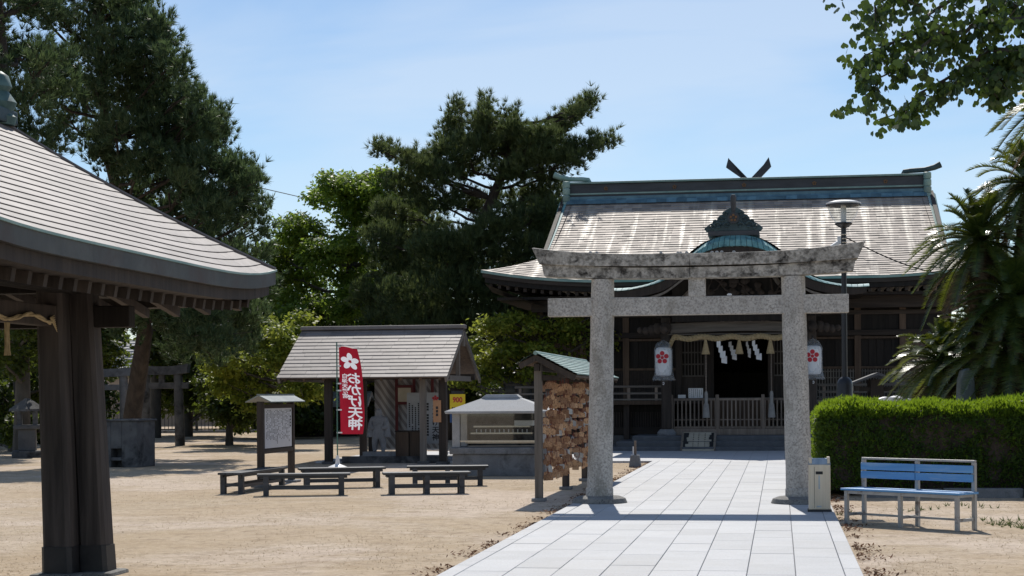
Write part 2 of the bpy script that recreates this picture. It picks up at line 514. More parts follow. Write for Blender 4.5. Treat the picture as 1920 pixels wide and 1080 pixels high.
t = NT('white_granite_paving')
v = t.coords('Object', (1, 1, 1), offset_random=True)
col = t.ramp(t.noise(v, 2.2, 5, 0.6), [(0.3, (0.405, 0.412, 0.425)), (0.7, (0.465, 0.47, 0.48))])
col = t.mix(t.ramp(t.noise(v, 60, 2, 0.8), [(0.52, 0.0), (0.66, 0.8)]), col, (0.31, 0.315, 0.325))
col = t.mix(t.ramp(t.noise(t.coords('Object', (1, 0.5, 1), offset_random=True), 3.5, 5, 0.7, 0.6), [(0.60, 0.0), (0.78, 0.5)]), col, (0.36, 0.35, 0.34))
gv_ = t.coords('Object', (1, 1, 1))
geo = t.node('ShaderNodeNewGeometry')
wear_ = t.noise(geo.outputs['Position'], 0.55, 6, 0.65, 0.6)
col = t.mix(t.ramp(wear_, [(0.48, 0.0), (0.70, 0.55)]), col, (0.37, 0.36, 0.345))
dust_ = t.noise(geo.outputs['Position'], 7.0, 5, 0.75)
col = t.mix(t.ramp(dust_, [(0.60, 0.0), (0.76, 0.45)]), col, (0.40, 0.36, 0.30))
col = t.value(col, t.rnd(), 0.90, 1.06)
t.set(col, 0.62, 0, 0.4)
t.bump(t.noise(v, 70, 2), 0.15, 0.004)
m_pave = t.m
t = NT('apron_paving')
v = t.coords('Object')
br = t.node('ShaderNodeTexBrick')
br.inputs['Scale'].default_value = 1.0
br.inputs['Brick Width'].default_value = 0.8; br.inputs['Row Height'].default_value = 0.4
br.inputs['Mortar Size'].default_value = 0.008
br.inputs['Color1'].default_value = (0.44, 0.44, 0.45, 1); br.inputs['Color2'].default_value = (0.49, 0.49, 0.50, 1); br.inputs['Mortar'].default_value = (0.25, 0.25, 0.25, 1)
t.l(v, br.inputs['Vector'])
col = t.mix(t.ramp(t.noise(v, 50, 2, 0.8), [(0.52, 0.0), (0.66, 0.6)]), br.outputs['Color'], (0.36, 0.36, 0.37))
t.set(col, 0.65, 0, 0.4)
m_apron = t.m

# ================================================================== the setting
g = MB()
g.grid(lambda a, b: (-260 + 520 * a, -60 + 560 * b, 0.0), 40, 40)
tag(g.build('ground', m_ground, fix=False), kind='structure')

PU0, PU1, PV0, PV1 = -2.83, 0.67, 9.5, 38.55       # approach path: left and right edge, near and far end
path = site('paved_path', 'pale granite approach path', None, -1.08, 9.5)
del path['label']
path['kind'] = 'structure'
MB().box(PU0 + 1.08, PU1 + 1.08, 0, PV1 - PV0, -0.10, 0.028).build('path_bed', m_joint, path)
tile_cache = {}
def stone(name, w, ln, x, y, z, parent, h=0.05, b=0.004):
    key = (name, round(w, 2), round(ln, 2))
    if key not in tile_cache:
        tile_cache[key] = MB().box(-w / 2, w / 2, -ln / 2, ln / 2, 0, h).mesh(name, m_pave, bevel=b, seg=1)
    return link(name, tile_cache[key], None, parent, (x, y, z))
for cidx in range(8):
    x = PU0 + 1.08 + 0.15 + 0.4 * (cidx + 0.5)
    y = -random.choice((0.1, 0.3, 0.5, 0.7))
    while y < PV1 - PV0 - 0.2:
        ln = random.choice((0.8, 0.9, 0.9, 1.0))
        if y + ln > PV1 - PV0: ln = PV1 - PV0 - y
        stone('paving_stone', 0.396, round(ln, 1) - 0.002 if ln >= 0.8 else ln - 0.002, x, y + ln / 2, 0.003 + random.uniform(-0.0012, 0.0012), path)
        y += ln
for sx in (PU0 + 1.08 + 0.075, PU1 + 1.08 - 0.075):
    y = 0.0
    while y < PV1 - PV0 - 0.2:
        stone('edge_stone', 0.146, 1.315, sx, y + 0.66, 0.005, path)
        y += 1.3205
apron = site('forecourt_paving', None, None, -1.1, 42.0)
apron['kind'] = 'structure'
MB().box(-9.6, 8.5, -3.44, 3.4, -0.10, 0.045).build('paving_slab', m_apron, apron)

# ================================================================== stone torii
TV = 23.55
torii = site('stone_torii', 'weathered grey stone torii gate standing over the paved path', 'torii gate', -1.11, TV)
for sgn in (-1, 1):
    xb, xt = sgn * 1.365, sgn * 1.30
    n = 12
    pts = [(xb + (xt - xb) * k / n, 0, 0.04 + 3.10 * k / n) for k in range(n + 1)]
    rad = [0.178 - 0.018 * k / n + 0.003 * math.sin(k * 2.1 + sgn) for k in range(n + 1)]
    MB().tube(pts, rad, 28).build('pillar', m_torii, torii, smooth=True)
    MB().lathe([(0.36, 0.0), (0.385, 0.06), (0.36, 0.115), (0.28, 0.145), (0.17, 0.15)], (xb, 0, 0), 26, 1.0, 0.95).build('base_stone', m_base_stone, torii, smooth=True)
    MB().lathe([(0.19, 0.0), (0.19, 0.12), (0.183, 0.14)], (xb, 0, 0.12), 26).build('pillar_foot', m_torii, torii, smooth=True)
MB().box(-2.06, 2.04, -0.095, 0.095, 2.634, 2.885).build('tie_beam', m_torii, torii, bevel=0.012)
MB().box(-0.115, 0.115, -0.10, 0.10, 2.882, 3.16).build('strut', m_torii, torii, bevel=0.01)
def lintel(name, half_b, half_t, zb, zt, th, mat, seg):
    for (a, b) in seg:
        mb = MB()
        N = 20
        def pt(s, k):
            # s in -1..1, k 0 bottom 1 top
            hx = half_b + (half_t - half_b) * k
            lift = (0.058 + 0.060 * k) * abs(s) ** 3
            return hx * s, (zb if k == 0 else zt) + lift
        vs_, fs_ = [], []
        for i in range(N + 1):
            s = a + (b - a) * i / N
            x0, z0 = pt(s, 0); x1, z1 = pt(s, 1)
            vs_ += [(x0, -th / 2, z0), (x0, th / 2, z0), (x1, th / 2 * 1.06, z1 - 0.02), (x1, 0, z1), (x1, -th / 2 * 1.06, z1 - 0.02)]
        for i in range(N):
            for k in range(5):
                k2 = (k + 1) % 5
                fs_.append((i * 5 + k, i * 5 + k2, (i + 1) * 5 + k2, (i + 1) * 5 + k))
        fs_.append((0, 1, 2, 3, 4)); m = N * 5
        fs_.append((m + 4, m + 3, m + 2, m + 1, m))
        mb.add(vs_, fs_).build(name, mat, torii, smooth=True)
lintel('lower_lintel', 2.10, 2.14, 3.135, 3.30, 0.30, m_lintel, [(-1.0, -0.045), (-0.042, 1.0)])
lintel('upper_lintel', 2.16, 2.26, 3.303, 3.482, 0.40, m_lintel, [(-1.0, -0.045), (-0.042, 1.0)])
peb = []
for k in range(11):
    me = MB().lathe([(0.006, 0), (0.018, 0.008), (0.020, 0.018), (0.010, 0.028)], (0, 0, 0), 7, 1.2, 0.9).mesh('pebble', m_stone_pale, True)
    x = random.uniform(-0.55, 0.75) if k < 9 else random.uniform(-1.6, -0.7)
    z = 3.482 + (0.118) * abs(x / 2.26) ** 3 - 0.006
    o = link('pebble', me, None, None, W(-1.11 + x, TV + random.uniform(-0.06, 0.0), z))
    tag(o, 'small pale pebble tossed up onto the top lintel of the stone torii', 'pebble', 'pebbles lying on top of the torii lintel')
o = link('pebble', MB().lathe([(0.012, 0), (0.026, 0.012), (0.024, 0.026), (0.010, 0.036)], (0, 0, 0), 8, 1.3, 0.8).mesh('pebble', m_paper, True), None, None, W(-1.11 + 0.44, TV - 0.05, 2.884))
tag(o, 'white pebble lying on the tie beam of the torii near its middle', 'pebble', 'pebbles lying on top of the torii lintel')

# ================================================================== worship hall
SV = 45.0
hall = site('worship_hall', 'large dark timber shrine hall with brown copper roof and curved porch gable', 'shrine hall', -1.1, SV)
def HB(): return MB()
# ---- stone steps and podium
for i, (hx, y0, z) in enumerate(((3.62, 0.35, 0.15), (3.25, 0.68, 0.29), (2.85, 1.02, 0.43))):
    MB().box(-hx, hx, y0, 4.0, 0.0, z).build('stone_step', m_step, hall, bevel=0.03, seg=1)
MB().box(-6.4, 6.4, 3.0, 18.0, 0.0, 0.40).build('stone_podium', m_stone_dark, hall, bevel=0.02)
# ---- porch pillars
for sgn in (-1, 1):
    x = sgn * 1.95
    MB().box(x - 0.13, x + 0.13, 1.47, 1.73, 0.60, 4.0).build('porch_pillar', m_wood_dark, hall, bevel=0.03)
    MB().box(x - 0.24, x + 0.24, 1.36, 1.84, 0.43, 0.48).add([], []).build('pillar_plinth', m_stone_mid, hall, bevel=0.01)
    MB().lathe([(0.26, 0.48), (0.25, 0.52), (0.17, 0.60)], (x, 1.6, 0), 4, 1, 1).build('pillar_shoe', m_stone_mid, hall)
    # carved beam noses to the front and to the side
    for (dx, dy) in ((sgn, 0), (0, -1)):
        mb = MB()
        for k in range(4):
            r = 0.15 - 0.022 * k
            cx, cy = x + dx * (0.22 + 0.16 * k), 1.6 + dy * (0.22 + 0.14 * k)
            mb.lathe([(r * 0.4, -r), (r * 0.9, -r * 0.5), (r, 0), (r * 0.9, r * 0.5), (r * 0.4, r)], (cx, cy, 3.34 - 0.03 * k + 0.05 * (k == 3)), 9, 1.1, 0.9)
        mb.build('carved_nose', m_wood_dark, hall, smooth=True)
    mb = MB()
    for k in range(3):
        w = 0.26 + 0.18 * k
        mb.box(x - w, x + w, 1.6 - 0.1, 1.6 + 0.1, 3.62 + 0.16 * k, 3.72 + 0.16 * k)
        mb.box(x - 0.1, x + 0.1, 1.6 - w, 1.6 + w, 3.622 + 0.16 * k, 3.718 + 0.16 * k)
    mb.build('bracket_set', m_wood_black, hall)
# ---- rainbow beam
mb = MB()
N = 16
poly = [(-1.86 + 3.72 * i / N, 3.19 + 0.06 * math.sin(math.pi * i / N)) for i in range(N + 1)] + [(1.86 - 3.72 * i / N, 3.46 + 0.05 * math.sin(math.pi * i / N)) for i in range(N + 1)]
mb.prism(poly, 1.50, 1.72)
rb = mb.build('rainbow_beam', m_wood_grey_h, hall)
MB().box(-1.9, 1.9, 1.47, 1.75, 3.155, 3.185).build('beam_lip', m_wood_grey_h, rb)
mb = MB()                                                     # carving above the beam: pale curls
for k in range(14):
    cx = -0.78 + 1.56 * k / 13
    r = 0.055 + 0.03 * random.random()
    mb.lathe([(r * 0.5, -r), (r, -r * .3), (r, r * .3), (r * 0.5, r)], (cx, 1.50, 3.585 + 0.03 * math.sin(k * 1.9)), 8, 1.2, .6)
mb.build('carved_frieze', m_wood_grey, hall, smooth=True)
mb = MB()
for k in range(46):                                           # pine and cloud carving in the porch gable
    a = random.uniform(-1, 1); zz = random.uniform(3.75, 4.75 - 0.55 * abs(a))
    r = random.uniform(0.05, 0.11)
    mb.lathe([(r * .3, -r), (r, -r * .3), (r, r * .3), (r * .3, r)], (a * 1.05, 1.0 + random.uniform(-.05, .05), zz), 7, 1.4, .6)
for k in range(9):
    x0, z0 = random.uniform(-1, 1), random.uniform(3.75, 4.3)
    pts = [(x0 + 0.13 * j * math.cos(k), 0.97, z0 + 0.11 * j + 0.05 * math.sin(j * 2 + k)) for j in range(5)]
    mb.tube(pts, [0.035, .03, .028, .022, .012], 6)
mb.build('gable_carving', m_wood_dark, hall, smooth=True)
MB().box(-1.75, 1.75, 1.15, 1.22, 3.5, 4.9).build('gable_panel', m_wood_black, hall)
MB().box(-1.9, 1.9, 1.45, 1.75, 3.90, 4.08).build('tie_beam', m_wood_black, hall)

# ---- karahafu: porch roof with its swelling gable
KX = [0, 0.45, 0.87, 1.30, 1.80, 2.20, 2.55, 2.95, 3.37]
KZ = [5.348, 5.315, 5.17, 4.88, 4.52, 4.375, 4.30, 4.245, 4.262]
def kz(x):
    x = abs(x)
    for i in range(len(KX) - 1):
        if x <= KX[i + 1] or i == len(KX) - 2:
            t_ = (x - KX[i]) / (KX[i + 1] - KX[i])
            m0 = (KZ[i + 1] - KZ[i - 1]) / (KX[i + 1] - KX[i - 1]) * (KX[i + 1] - KX[i]) if i > 0 else 0.0
            m1 = (KZ[i + 2] - KZ[i]) / (KX[i + 2] - KX[i]) * (KX[i + 1] - KX[i]) if i < len(KX) - 2 else (KZ[i + 1] - KZ[i])
            t2, t3 = t_ * t_, t_ ** 3
            return (2 * t3 - 3 * t2 + 1) * KZ[i] + (t3 - 2 * t2 + t_) * m0 + (-2 * t3 + 3 * t2) * KZ[i + 1] + (t3 - t2) * m1
def kth(x): return 0.07 + 0.22 * math.exp(-(abs(x) / 1.85) ** 4)
KY0, KY1 = -0.85, 4.6
mb = MB()
mb.grid(lambda a, b: (-3.37 + 6.74 * a, KY0 + 0.30 + (KY1 - KY0 - 0.3) * b, kz(-3.37 + 6.74 * a) + kth(-3.37 + 6.74 * a) + 0.0), 48, 6)
kroof = mb.build('porch_roof', m_verdigris, hall, smooth=True)
mb = MB()                                                     # boarding under it
mb.grid(lambda a, b: (-3.33 + 6.66 * a, KY0 + 0.12 + (KY1 - KY0 - 0.3) * b, kz(-3.33 + 6.66 * a) - 0.05), 48, 4)
mb.build('soffit', m_wood_black, kroof, fix=False)
NS = 46                                                       # copper plates along the front edge
for i in range(NS):
    xa = -3.37 + 6.74 * i / NS + 0.006
    xb = -3.37 + 6.74 * (i + 1) / NS - 0.006
    pts = []
    bul = 0.012 * (i % 2)
    for x in (xa, xb):
        zi, zo = kz(x), kz(x) + kth(x)
        sh = (-0.10 if x > 0 else 0.10) * min(1, abs(x)) * (1 if abs(x) < 2.9 else 0)
        pts.append([(x, KY0 - bul, zi), (x + sh * 0.5, KY0 + 0.06 - bul, zi + (zo - zi) * .55), (x + sh, KY0 + 0.32, zo + 0.012), (x, KY0 + 0.05, zi - 0.01)])
    MB().add(pts[0] + pts[1], [(0, 4, 5, 1), (1, 5, 6, 2), (0, 3, 7, 4), (0, 1, 2, 3), (4, 7, 6, 5)]).build('copper_plate', m_verdigris, kroof, fix=False)
mb = MB()                                                     # timber bargeboard following the curve
N = 60
for (o0, o1, ya, yb, nm, mt) in ((-0.02, -0.30, -0.80, -0.68, 'bargeboard', m_wood_dark), (-0.30, -0.36, -0.74, -0.66, 'bargeboard_bead', m_wood_grey)):
    mb = MB()
    poly = [(-3.3 + 6.6 * i / N, kz(-3.3 + 6.6 * i / N) + o0) for i in range(N + 1)] + [(3.3 - 6.6 * i / N, kz(3.3 - 6.6 * i / N) + o1 * (1.0 - 0.45 * (abs(3.3 - 6.6 * i / N) / 3.3) ** 2)) for i in range(N + 1)]
    if nm == 'bargeboard_bead':
        poly = [(x * 0.72, z) for x, z in [(-3.3 + 6.6 * i / N, kz((-3.3 + 6.6 * i / N) * .72) - 0.29) for i in range(N + 1)] + [(3.3 - 6.6 * i / N, kz((3.3 - 6.6 * i / N) * .72) - 0.35) for i in range(N + 1)]]
    mb.prism(poly, ya, yb)
    mb.build(nm, mt, kroof)
for sgn in (-1, 1):                                           # curved brackets that carry the gable
    pts = [(sgn * (0.95 + 0.9 * (k / 8)), 1.1, 4.72 - 0.95 * (k / 8) ** 0.8) for k in range(9)]
    MB().tube(pts, [0.07] * 9, 6).build('curved_strut', m_wood_grey, hall, smooth=True)
# ornament above the gable
orn = MB()
sil = [(-0.80, 0.0), (-0.86, 0.07), (-0.76, 0.15), (-0.66, 0.14), (-0.60, 0.26), (-0.48, 0.30), (-0.40, 0.42), (-0.28, 0.46), (-0.22, 0.56), (-0.10, 0.62), (0.10, 0.62), (0.22, 0.56), (0.28, 0.46), (0.40, 0.42), (0.48, 0.30), (0.60, 0.26), (0.66, 0.14), (0.76, 0.15), (0.86, 0.07), (0.80, 0.0)]
orn.prism([(x * .88, z * .98) for x, z in sil], -0.08, 0.14)
o_orn = orn.build('ridge_ornament', m_verdigris_dk, hall, bevel=0.02, loc=(-0.05, -0.45, 5.76))
mb = MB()
for sgn in (-1, 1):
    for (cx, cz, R) in ((0.62, 0.10, 0.10), (0.45, 0.14, 0.11), (0.34, 0.30, 0.10), (0.20, 0.14, 0.09), (0.52, 0.24, 0.06), (0.22, 0.44, 0.08)):
        pts = [(sgn * (cx * .88 + (R - 0.009 * k) * math.cos(k * 0.7)), -0.11, cz + (R - 0.009 * k) * math.sin(k * 0.7)) for k in range(11)]
        mb.tube(pts, [0.024] * 10 + [0.012], 6)
mb.build('scroll_relief', m_verdigris_dk, o_orn, smooth=True)
mb = MB()
mb.tube([(0, -0.14, 0.33), (0, -0.07, 0.33)], [0.15, 0.15], 16)
crest_disc = mb.build('crest_disc', m_ridge, o_orn, smooth=True)
mb = MB()
for k in range(5):
    t_ = math.pi / 2 + k * 2 * math.pi / 5
    mb.tube([(0.07 * math.cos(t_), -0.175, 0.33 + 0.07 * math.sin(t_)), (0.07 * math.cos(t_), -0.13, 0.33 + 0.07 * math.sin(t_))], [0.034, 0.036], 8)
mb.build('plum_crest', m_gold, o_orn)
MB().tube([(0, -0.02, 0.45), (0, -0.06, 0.70), (0, -0.13, 0.86), (0, -0.14, 0.93)], [0.07, 0.075, 0.085, 0.05], 10).build('horn', m_ridge, o_orn, smooth=True)
MB().box(-0.66, 0.66, -0.10, 1.2, -0.12, 0.002).build('ornament_bed', m_ridge, o_orn, bevel=0.01)

# ---- main roof (hip-and-gable): copper sheets on the front slope
YE, YR, ZE, ZR = 3.0, 11.2, 4.77, 8.02
def zs(t_): return ZE + (ZR - ZE) * (0.80 * t_ + 0.20 * t_ * t_)
T1 = 0.30
def hw(t_):
    if t_ < T1:
        s = 1 - t_ / T1
        return 5.80 + 1.50 * s
    return 5.80
def rz(x, t_):
    e = 0.34 * max(0.0, (abs(x) - 3.6) / 3.7) ** 2 * max(0.0, 1 - t_ * 2.2)
    return zs(t_) + e
NC = 36
mb = MB()
for c in range(NC):
    t0, t1 = c / NC, (c + 1) / NC
    y0, y1 = YE + (YR - YE) * t0, YE + (YR - YE) * t1
    wa, wb = hw(t0), hw(t1)
    off = random.uniform(0, 0.3)
    xs = [-wa]
    x = -wa + 0.1 + off
    while x < wa - 0.08:
        xs.append(x); x += 0.30 + random.uniform(-0.02, 0.02)
    xs.append(wa)
    for k in range(len(xs) - 1):
        xa, xb = xs[k], xs[k + 1]
        sc_ = wb / wa
        lift = 0.025 + random.uniform(-0.003, 0.003)
        tl, tr = random.gauss(0, 0.0035), random.gauss(0, 0.0035)
        top_d = 0.004
        v0 = (xa, y0 - 0.012, rz(xa, t0) + lift + tl); v1 = (xb, y0 - 0.012, rz(xb, t0) + lift + tr)
        v2 = (xb * sc_, y1 + 0.02, rz(xb * sc_, t1) + top_d + 0.011); v3 = (xa * sc_, y1 + 0.02, rz(xa * sc_, t1) + top_d + 0.011)
        v4 = (xa, y0 - 0.010, rz(xa, t0) - 0.004); v5 = (xb, y0 - 0.010, rz(xb, t0) - 0.004)
        mb.add([v0, v1, v2, v3, v4, v5], [(0, 1, 2, 3), (4, 5, 1, 0)])
ro = mb.build('roof_sheets', m_copper, hall, fix=False)
ro['kind'] = 'stuff'
mb = MB()                                                     # roof body: front, back and hip slopes
fr = lambda a, b: ((2 * a - 1) * hw(b), YE + (YR - YE) * b, rz((2 * a - 1) * hw(b), b) - 0.03)
mb.grid(fr, 40, 12)
mb.grid(lambda a, b: ((2 * a - 1) * hw(b), 2 * YR - (YE + (YR - YE) * b), rz((2 * a - 1) * hw(b), b) - 0.0), 40, 12)
for sgn in (-1, 1):
    def hipf(a, b, sgn=sgn):
        t_ = b * T1
        yy = YE + (YR - YE) * t_
        return (sgn * hw(t_), yy + (2 * (YR - yy)) * a, rz(hw(t_), t_) - 0.0 - 0.28 * (1 - (2 * a - 1) ** 4) * (1 - b))
    mb.grid(hipf, 16, 6)
    mb.add([(sgn * 5.7, YE + (YR - YE) * T1, zs(T1)), (sgn * 5.6, 2 * YR - YE - (YR - YE) * T1, zs(T1)), (sgn * 5.6, YR, ZR)], [(0, 1, 2)])
mb.build('roof_body', m_ridge, hall, fix=False)
# eaves: copper drip edge, fascia, rafters
def eave_strip(name, mat, zo0, zo1, y0, y1, inset=0.0):
    mb = MB()
    N = 44
    vs_, fs_ = [], []
    for i in range(N + 1):
        x = (-7.3 + inset) + (14.6 - 2 * inset) * i / N
        z = rz(x, 0)
        vs_ += [(x, y0, z + zo0), (x, y0, z + zo1), (x, y1, z + zo1), (x, y1, z + zo0)]
    for i in range(N):
        for k in range(4):
            k2 = (k + 1) % 4
            fs_.append((i * 4 + k, i * 4 + k2, i * 4 + 4 + k2, i * 4 + 4 + k))
    fs_ += [(0, 1, 2, 3), (N * 4 + 3, N * 4 + 2, N * 4 + 1, N * 4)]
    return mb.add(vs_, fs_).build(name, mat, hall)
eave_strip('drip_edge', m_green_sheet, -0.055, 0.012, YE - 0.03, YE + 0.10)
eave_strip('fascia', m_wood_dark_h, -0.17, -0.058, YE + 0.01, YE + 0.2, 0.04)
eave_strip('lower_fascia', m_wood_black, -0.31, -0.173, YE + 0.06, YE + 0.3, 0.10)
raf = MB().box(-0.045, 0.045, 0.12, 1.55, -0.10, 0.0).mesh('rafter', m_wood_dark)
for i in range(58):
    x = -7.05 + 14.1 * i / 57
    if abs(x) < 2.6: continue
    link('rafter', raf, None, hall, (x, YE + 0.05, rz(x, 0) - 0.32))
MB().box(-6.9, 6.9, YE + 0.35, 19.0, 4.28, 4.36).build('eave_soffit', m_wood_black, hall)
MB().box(-6.0, 6.0, 3.95, 4.15, 3.95, 4.28).build('eave_purlin', m_wood_dark_h, hall)
for sgn in (-1, 1):                                           # boarded underside rising to the corners
    mb = MB()
    mb.grid(lambda a, b, sgn=sgn: (sgn * (5.6 + 1.62 * a), YE + 0.1 + 16.0 * b, rz(5.6 + 1.62 * a, 0) - 0.34 - 0.42 * (1 - a) - (0.18 if 0.06 < b < 0.94 else 0) * a), 6, 12)
    mb.build('corner_soffit', m_wood_black, hall, fix=False)
# ridge
MB().box(-5.78, 5.78, YR - 0.40, YR + 0.40, 7.86, 8.06).build('ridge_course', m_ridge_blue, hall)
ridge = MB().box(-5.72, 5.72, YR - 0.24, YR + 0.24, 8.063, 8.49).build('ridge', m_ridge, hall, bevel=0.02)
mb = MB()
for c in range(3):
    x = -5.78
    while x < 5.75:
        x2 = min(5.78, x + 0.30 + 0.05 * random.random())
        zb = 8.065 - 0.07 * c
        mb.add([(x, YR - 0.27 - 0.11 * c, zb - 0.0), (x2 - .006, YR - 0.27 - 0.11 * c, zb), (x2 - .006, YR - 0.40 - 0.11 * c, zb - 0.11 - 0.01 * c), (x, YR - 0.40 - 0.11 * c, zb - 0.11 - 0.01 * c)], [(0, 1, 2, 3)])
        x = x2
mb.build('ridge_flashing', m_ridge_blue, ridge, fix=False)
MB().box(-5.72, 5.72, YR - 0.275, YR - 0.242, 8.14, 8.19).build('ridge_moulding', m_green_sheet, ridge)
MB().box(-5.78, 5.78, YR - 0.32, YR + 0.32, 8.493, 8.56).build('ridge_cap', m_green_sheet, ridge, bevel=0.015)
for k in range(5):
    x = -4.5 + 2.25 * k
    mb = MB()
    for q in range(5):
        t_ = math.pi / 2 + q * 2 * math.pi / 5
        mb.tube([(x + 0.045 * math.cos(t_), YR - 0.275, 8.33 + 0.045 * math.sin(t_)), (x + 0.045 * math.cos(t_), YR - 0.24, 8.33 + 0.045 * math.sin(t_))], 0.026, 7)
    mb.build('plum_emblem', m_gold, ridge)
for sgn in (-1, 1):
    mb = MB()
    for k in range(4):
        mb.lathe([(0.10, 0), (0.125, 0.03), (0.125, 0.2), (0.10, 0.22)], (sgn * 5.80, YR - 0.34 - 0.03 * k, 8.36 - 0.23 * k), 10)
    mb.build('ridge_end_roll', m_green_sheet, ridge, smooth=True)
    mb = MB()
    mb.lathe([(0.05, 0), (0.13, 0.06), (0.12, 0.14)], (sgn * 5.80, YR - 0.46, 7.52), 10)
    mb.build('ridge_end_knob', m_ridge, ridge, smooth=True)
    pts = [(sgn * 5.05, YR, 8.57), (sgn * 5.1, YR, 8.66), (sgn * 5.3, YR, 8.68), (sgn * 5.75, YR, 8.70), (sgn * 6.05, YR, 8.77), (sgn * 6.25, YR, 8.86)]
    MB().tube(pts, [0.06, 0.075, 0.08, 0.085, 0.095, 0.11], 10).build('ridge_horn', m_verdigris_dk if sgn > 0 else m_green_sheet, ridge, smooth=True)
    mb = MB()                                                 # flared gable edge
    def verge(a, b, sgn=sgn):
        t_ = T1 + (1 - T1) * b
        return (sgn * (5.78 + 0.20 * a + 0.10 * b * a), YE + (YR - YE) * t_ - 0.02, zs(t_) + 0.03 - 0.16 * a * a + 0.02 * b)
    mb.grid(verge, 4, 22)
    mb.build('gable_verge', m_verdigris if sgn < 0 else m_green_sheet, hall, smooth=True, fix=False)
    MB().beam((sgn * 5.88, YE + (YR - YE) * T1, zs(T1) - 0.16), (sgn * 5.94, YR, ZR - 0.12), 0.12, 0.28).build('gable_board', m_wood_dark, hall)

# ---- hall body
WY = 4.5
FZ = 1.30
def hbox(name, mat, x0, x1, y0, y1, z0, z1, bev=0.008, parent=None):
    return MB().box(x0, x1, y0, y1, z0, z1).build(name, mat, parent or hall, bevel=bev)
hbox('veranda_floor', m_wood_dark_h, -6.3, 6.3, 2.62, 4.48, FZ - 0.02, FZ + 0.05)
hbox('veranda_edge', m_wood_brown, -6.32, -1.9, 2.56, 2.618, FZ - 0.04, FZ + 0.075)
hbox('veranda_edge', m_wood_grey_h, 1.9, 6.32, 2.56, 2.618, FZ - 0.04, FZ + 0.075)
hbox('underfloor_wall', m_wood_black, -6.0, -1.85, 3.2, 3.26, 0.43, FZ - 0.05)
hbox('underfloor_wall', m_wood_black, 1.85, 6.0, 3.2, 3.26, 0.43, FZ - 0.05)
hbox('underfloor_sill', m_wood_dark_h, -6.0, -1.9, 3.08, 3.198, 0.41, 0.62)
hbox('underfloor_sill', m_wood_dark_h, 1.9, 6.0, 3.08, 3.198, 0.41, 0.62)
for x in (-5.9, -4.4, -3.15, -2.1, 2.1, 3.4, 4.8, 5.9):
    hbox('underfloor_post', m_wood_dark, x - 0.08, x + 0.08, 2.75, 2.91, 0.0, FZ - 0.045)
for q in (1, -1):
    mb = MB()
    for i in range(60):
        x = -5.9 + 4.0 * i / 59
        mb.box(q * x - 0.018, q * x + 0.018, 3.165, 3.2, 0.62, 1.05)
    mb.build('underfloor_slats', m_wood_dark, hall)['kind'] = 'stuff'
# railings
for sgn in (-1, 1):
    mt = m_wood_grey_h
    xa, xb = (-6.3, -2.15) if sgn < 0 else (2.15, 6.3)
    rl = hbox('railing', mt, xa, xb, 2.66, 2.74, FZ + 0.44, FZ + 0.50)
    hbox('middle_rail', mt, xa, xb, 2.67, 2.73, FZ + 0.25, FZ + 0.305, parent=rl)
    hbox('lower_rail', mt, xa, xb, 2.665, 2.735, FZ + 0.085, FZ + 0.13, parent=rl)
    for k in range(6):
        x = xa + (xb - xa) * (k + 0.2) / 5.4
        hbox('baluster', m_wood_lat, x - 0.04, x + 0.04, 2.675, 2.725, FZ + 0.05, FZ + 0.438, parent=rl)
# wall frame
for x in (-5.8, -4.55, -3.30, -1.78, -0.86, 0.86, 1.78, 3.30, 4.55, 5.8):
    hbox('wall_post', m_wood_brown if abs(x) in (3.30, 4.55, 5.8) else m_wood_dark, x - 0.09, x + 0.09, WY - 0.09, WY + 0.09, FZ + 0.05, 4.28)
hbox('wall_plate', m_wood_dark_h, -5.9, 5.9, WY - 0.12, WY + 0.06, 3.18, 3.34)
hbox('wall_plate', m_wood_dark_h, -5.9, 5.9, WY - 0.11, WY + 0.06, 3.78, 3.90)
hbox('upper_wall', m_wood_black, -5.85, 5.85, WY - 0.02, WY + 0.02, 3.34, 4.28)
for (xa, xb) in ((-5.71, -4.64), (4.64, 5.71)):
    mb = MB()
    n = 8
    for i in range(n):
        x0 = xa + (xb - xa) * i / n
        MB().box(x0 + 0.003, x0 + (xb - xa) / n - 0.003, WY - 0.03 + 0.004 * (i % 3), WY + 0.02, FZ + 0.05, 3.18).build('wall_board', m_wood_brown, hall)
for (xa, xb) in ((-4.46, -3.39), (-3.21, -1.87), (1.87, 3.21), (3.39, 4.46)):
    rail = hbox('window_sill', m_wood_brown, xa, xb, WY - 0.08, WY + 0.02, 2.24, 2.31)
    hbox('window_head', m_wood_brown, xa, xb, WY - 0.06, WY + 0.02, 3.09, 3.16)
    hbox('lower_panel', m_wood_dark, xa, xb, WY - 0.012, WY + 0.02, FZ + 0.05, 2.24)
    mb = MB()
    n = int((xb - xa) / 0.075)
    for i in range(n):
        x0 = xa + (xb - xa) * (i + .5) / n
        mb.box(x0 - 0.016, x0 + 0.016, WY - 0.055, WY - 0.015, FZ + 0.1, 2.235)
    for k in range(5):
        z = FZ + 0.15 + 0.18 * k
        mb.box(xa, xb, WY - 0.058, WY - 0.04, z - 0.012, z + 0.012)
    mb.build('panel_lattice', m_wood_dark if xa < 0 else m_wood_grey, hall)
    n = 5
    for i in range(n):
        x0 = xa + (xb - xa) * i / n
        hbox('shutter_board', m_wood_black, x0 + 0.004, x0 + (xb - xa) / n - 0.004, WY + 0.04, WY + 0.07, 2.31, 3.09, 0)
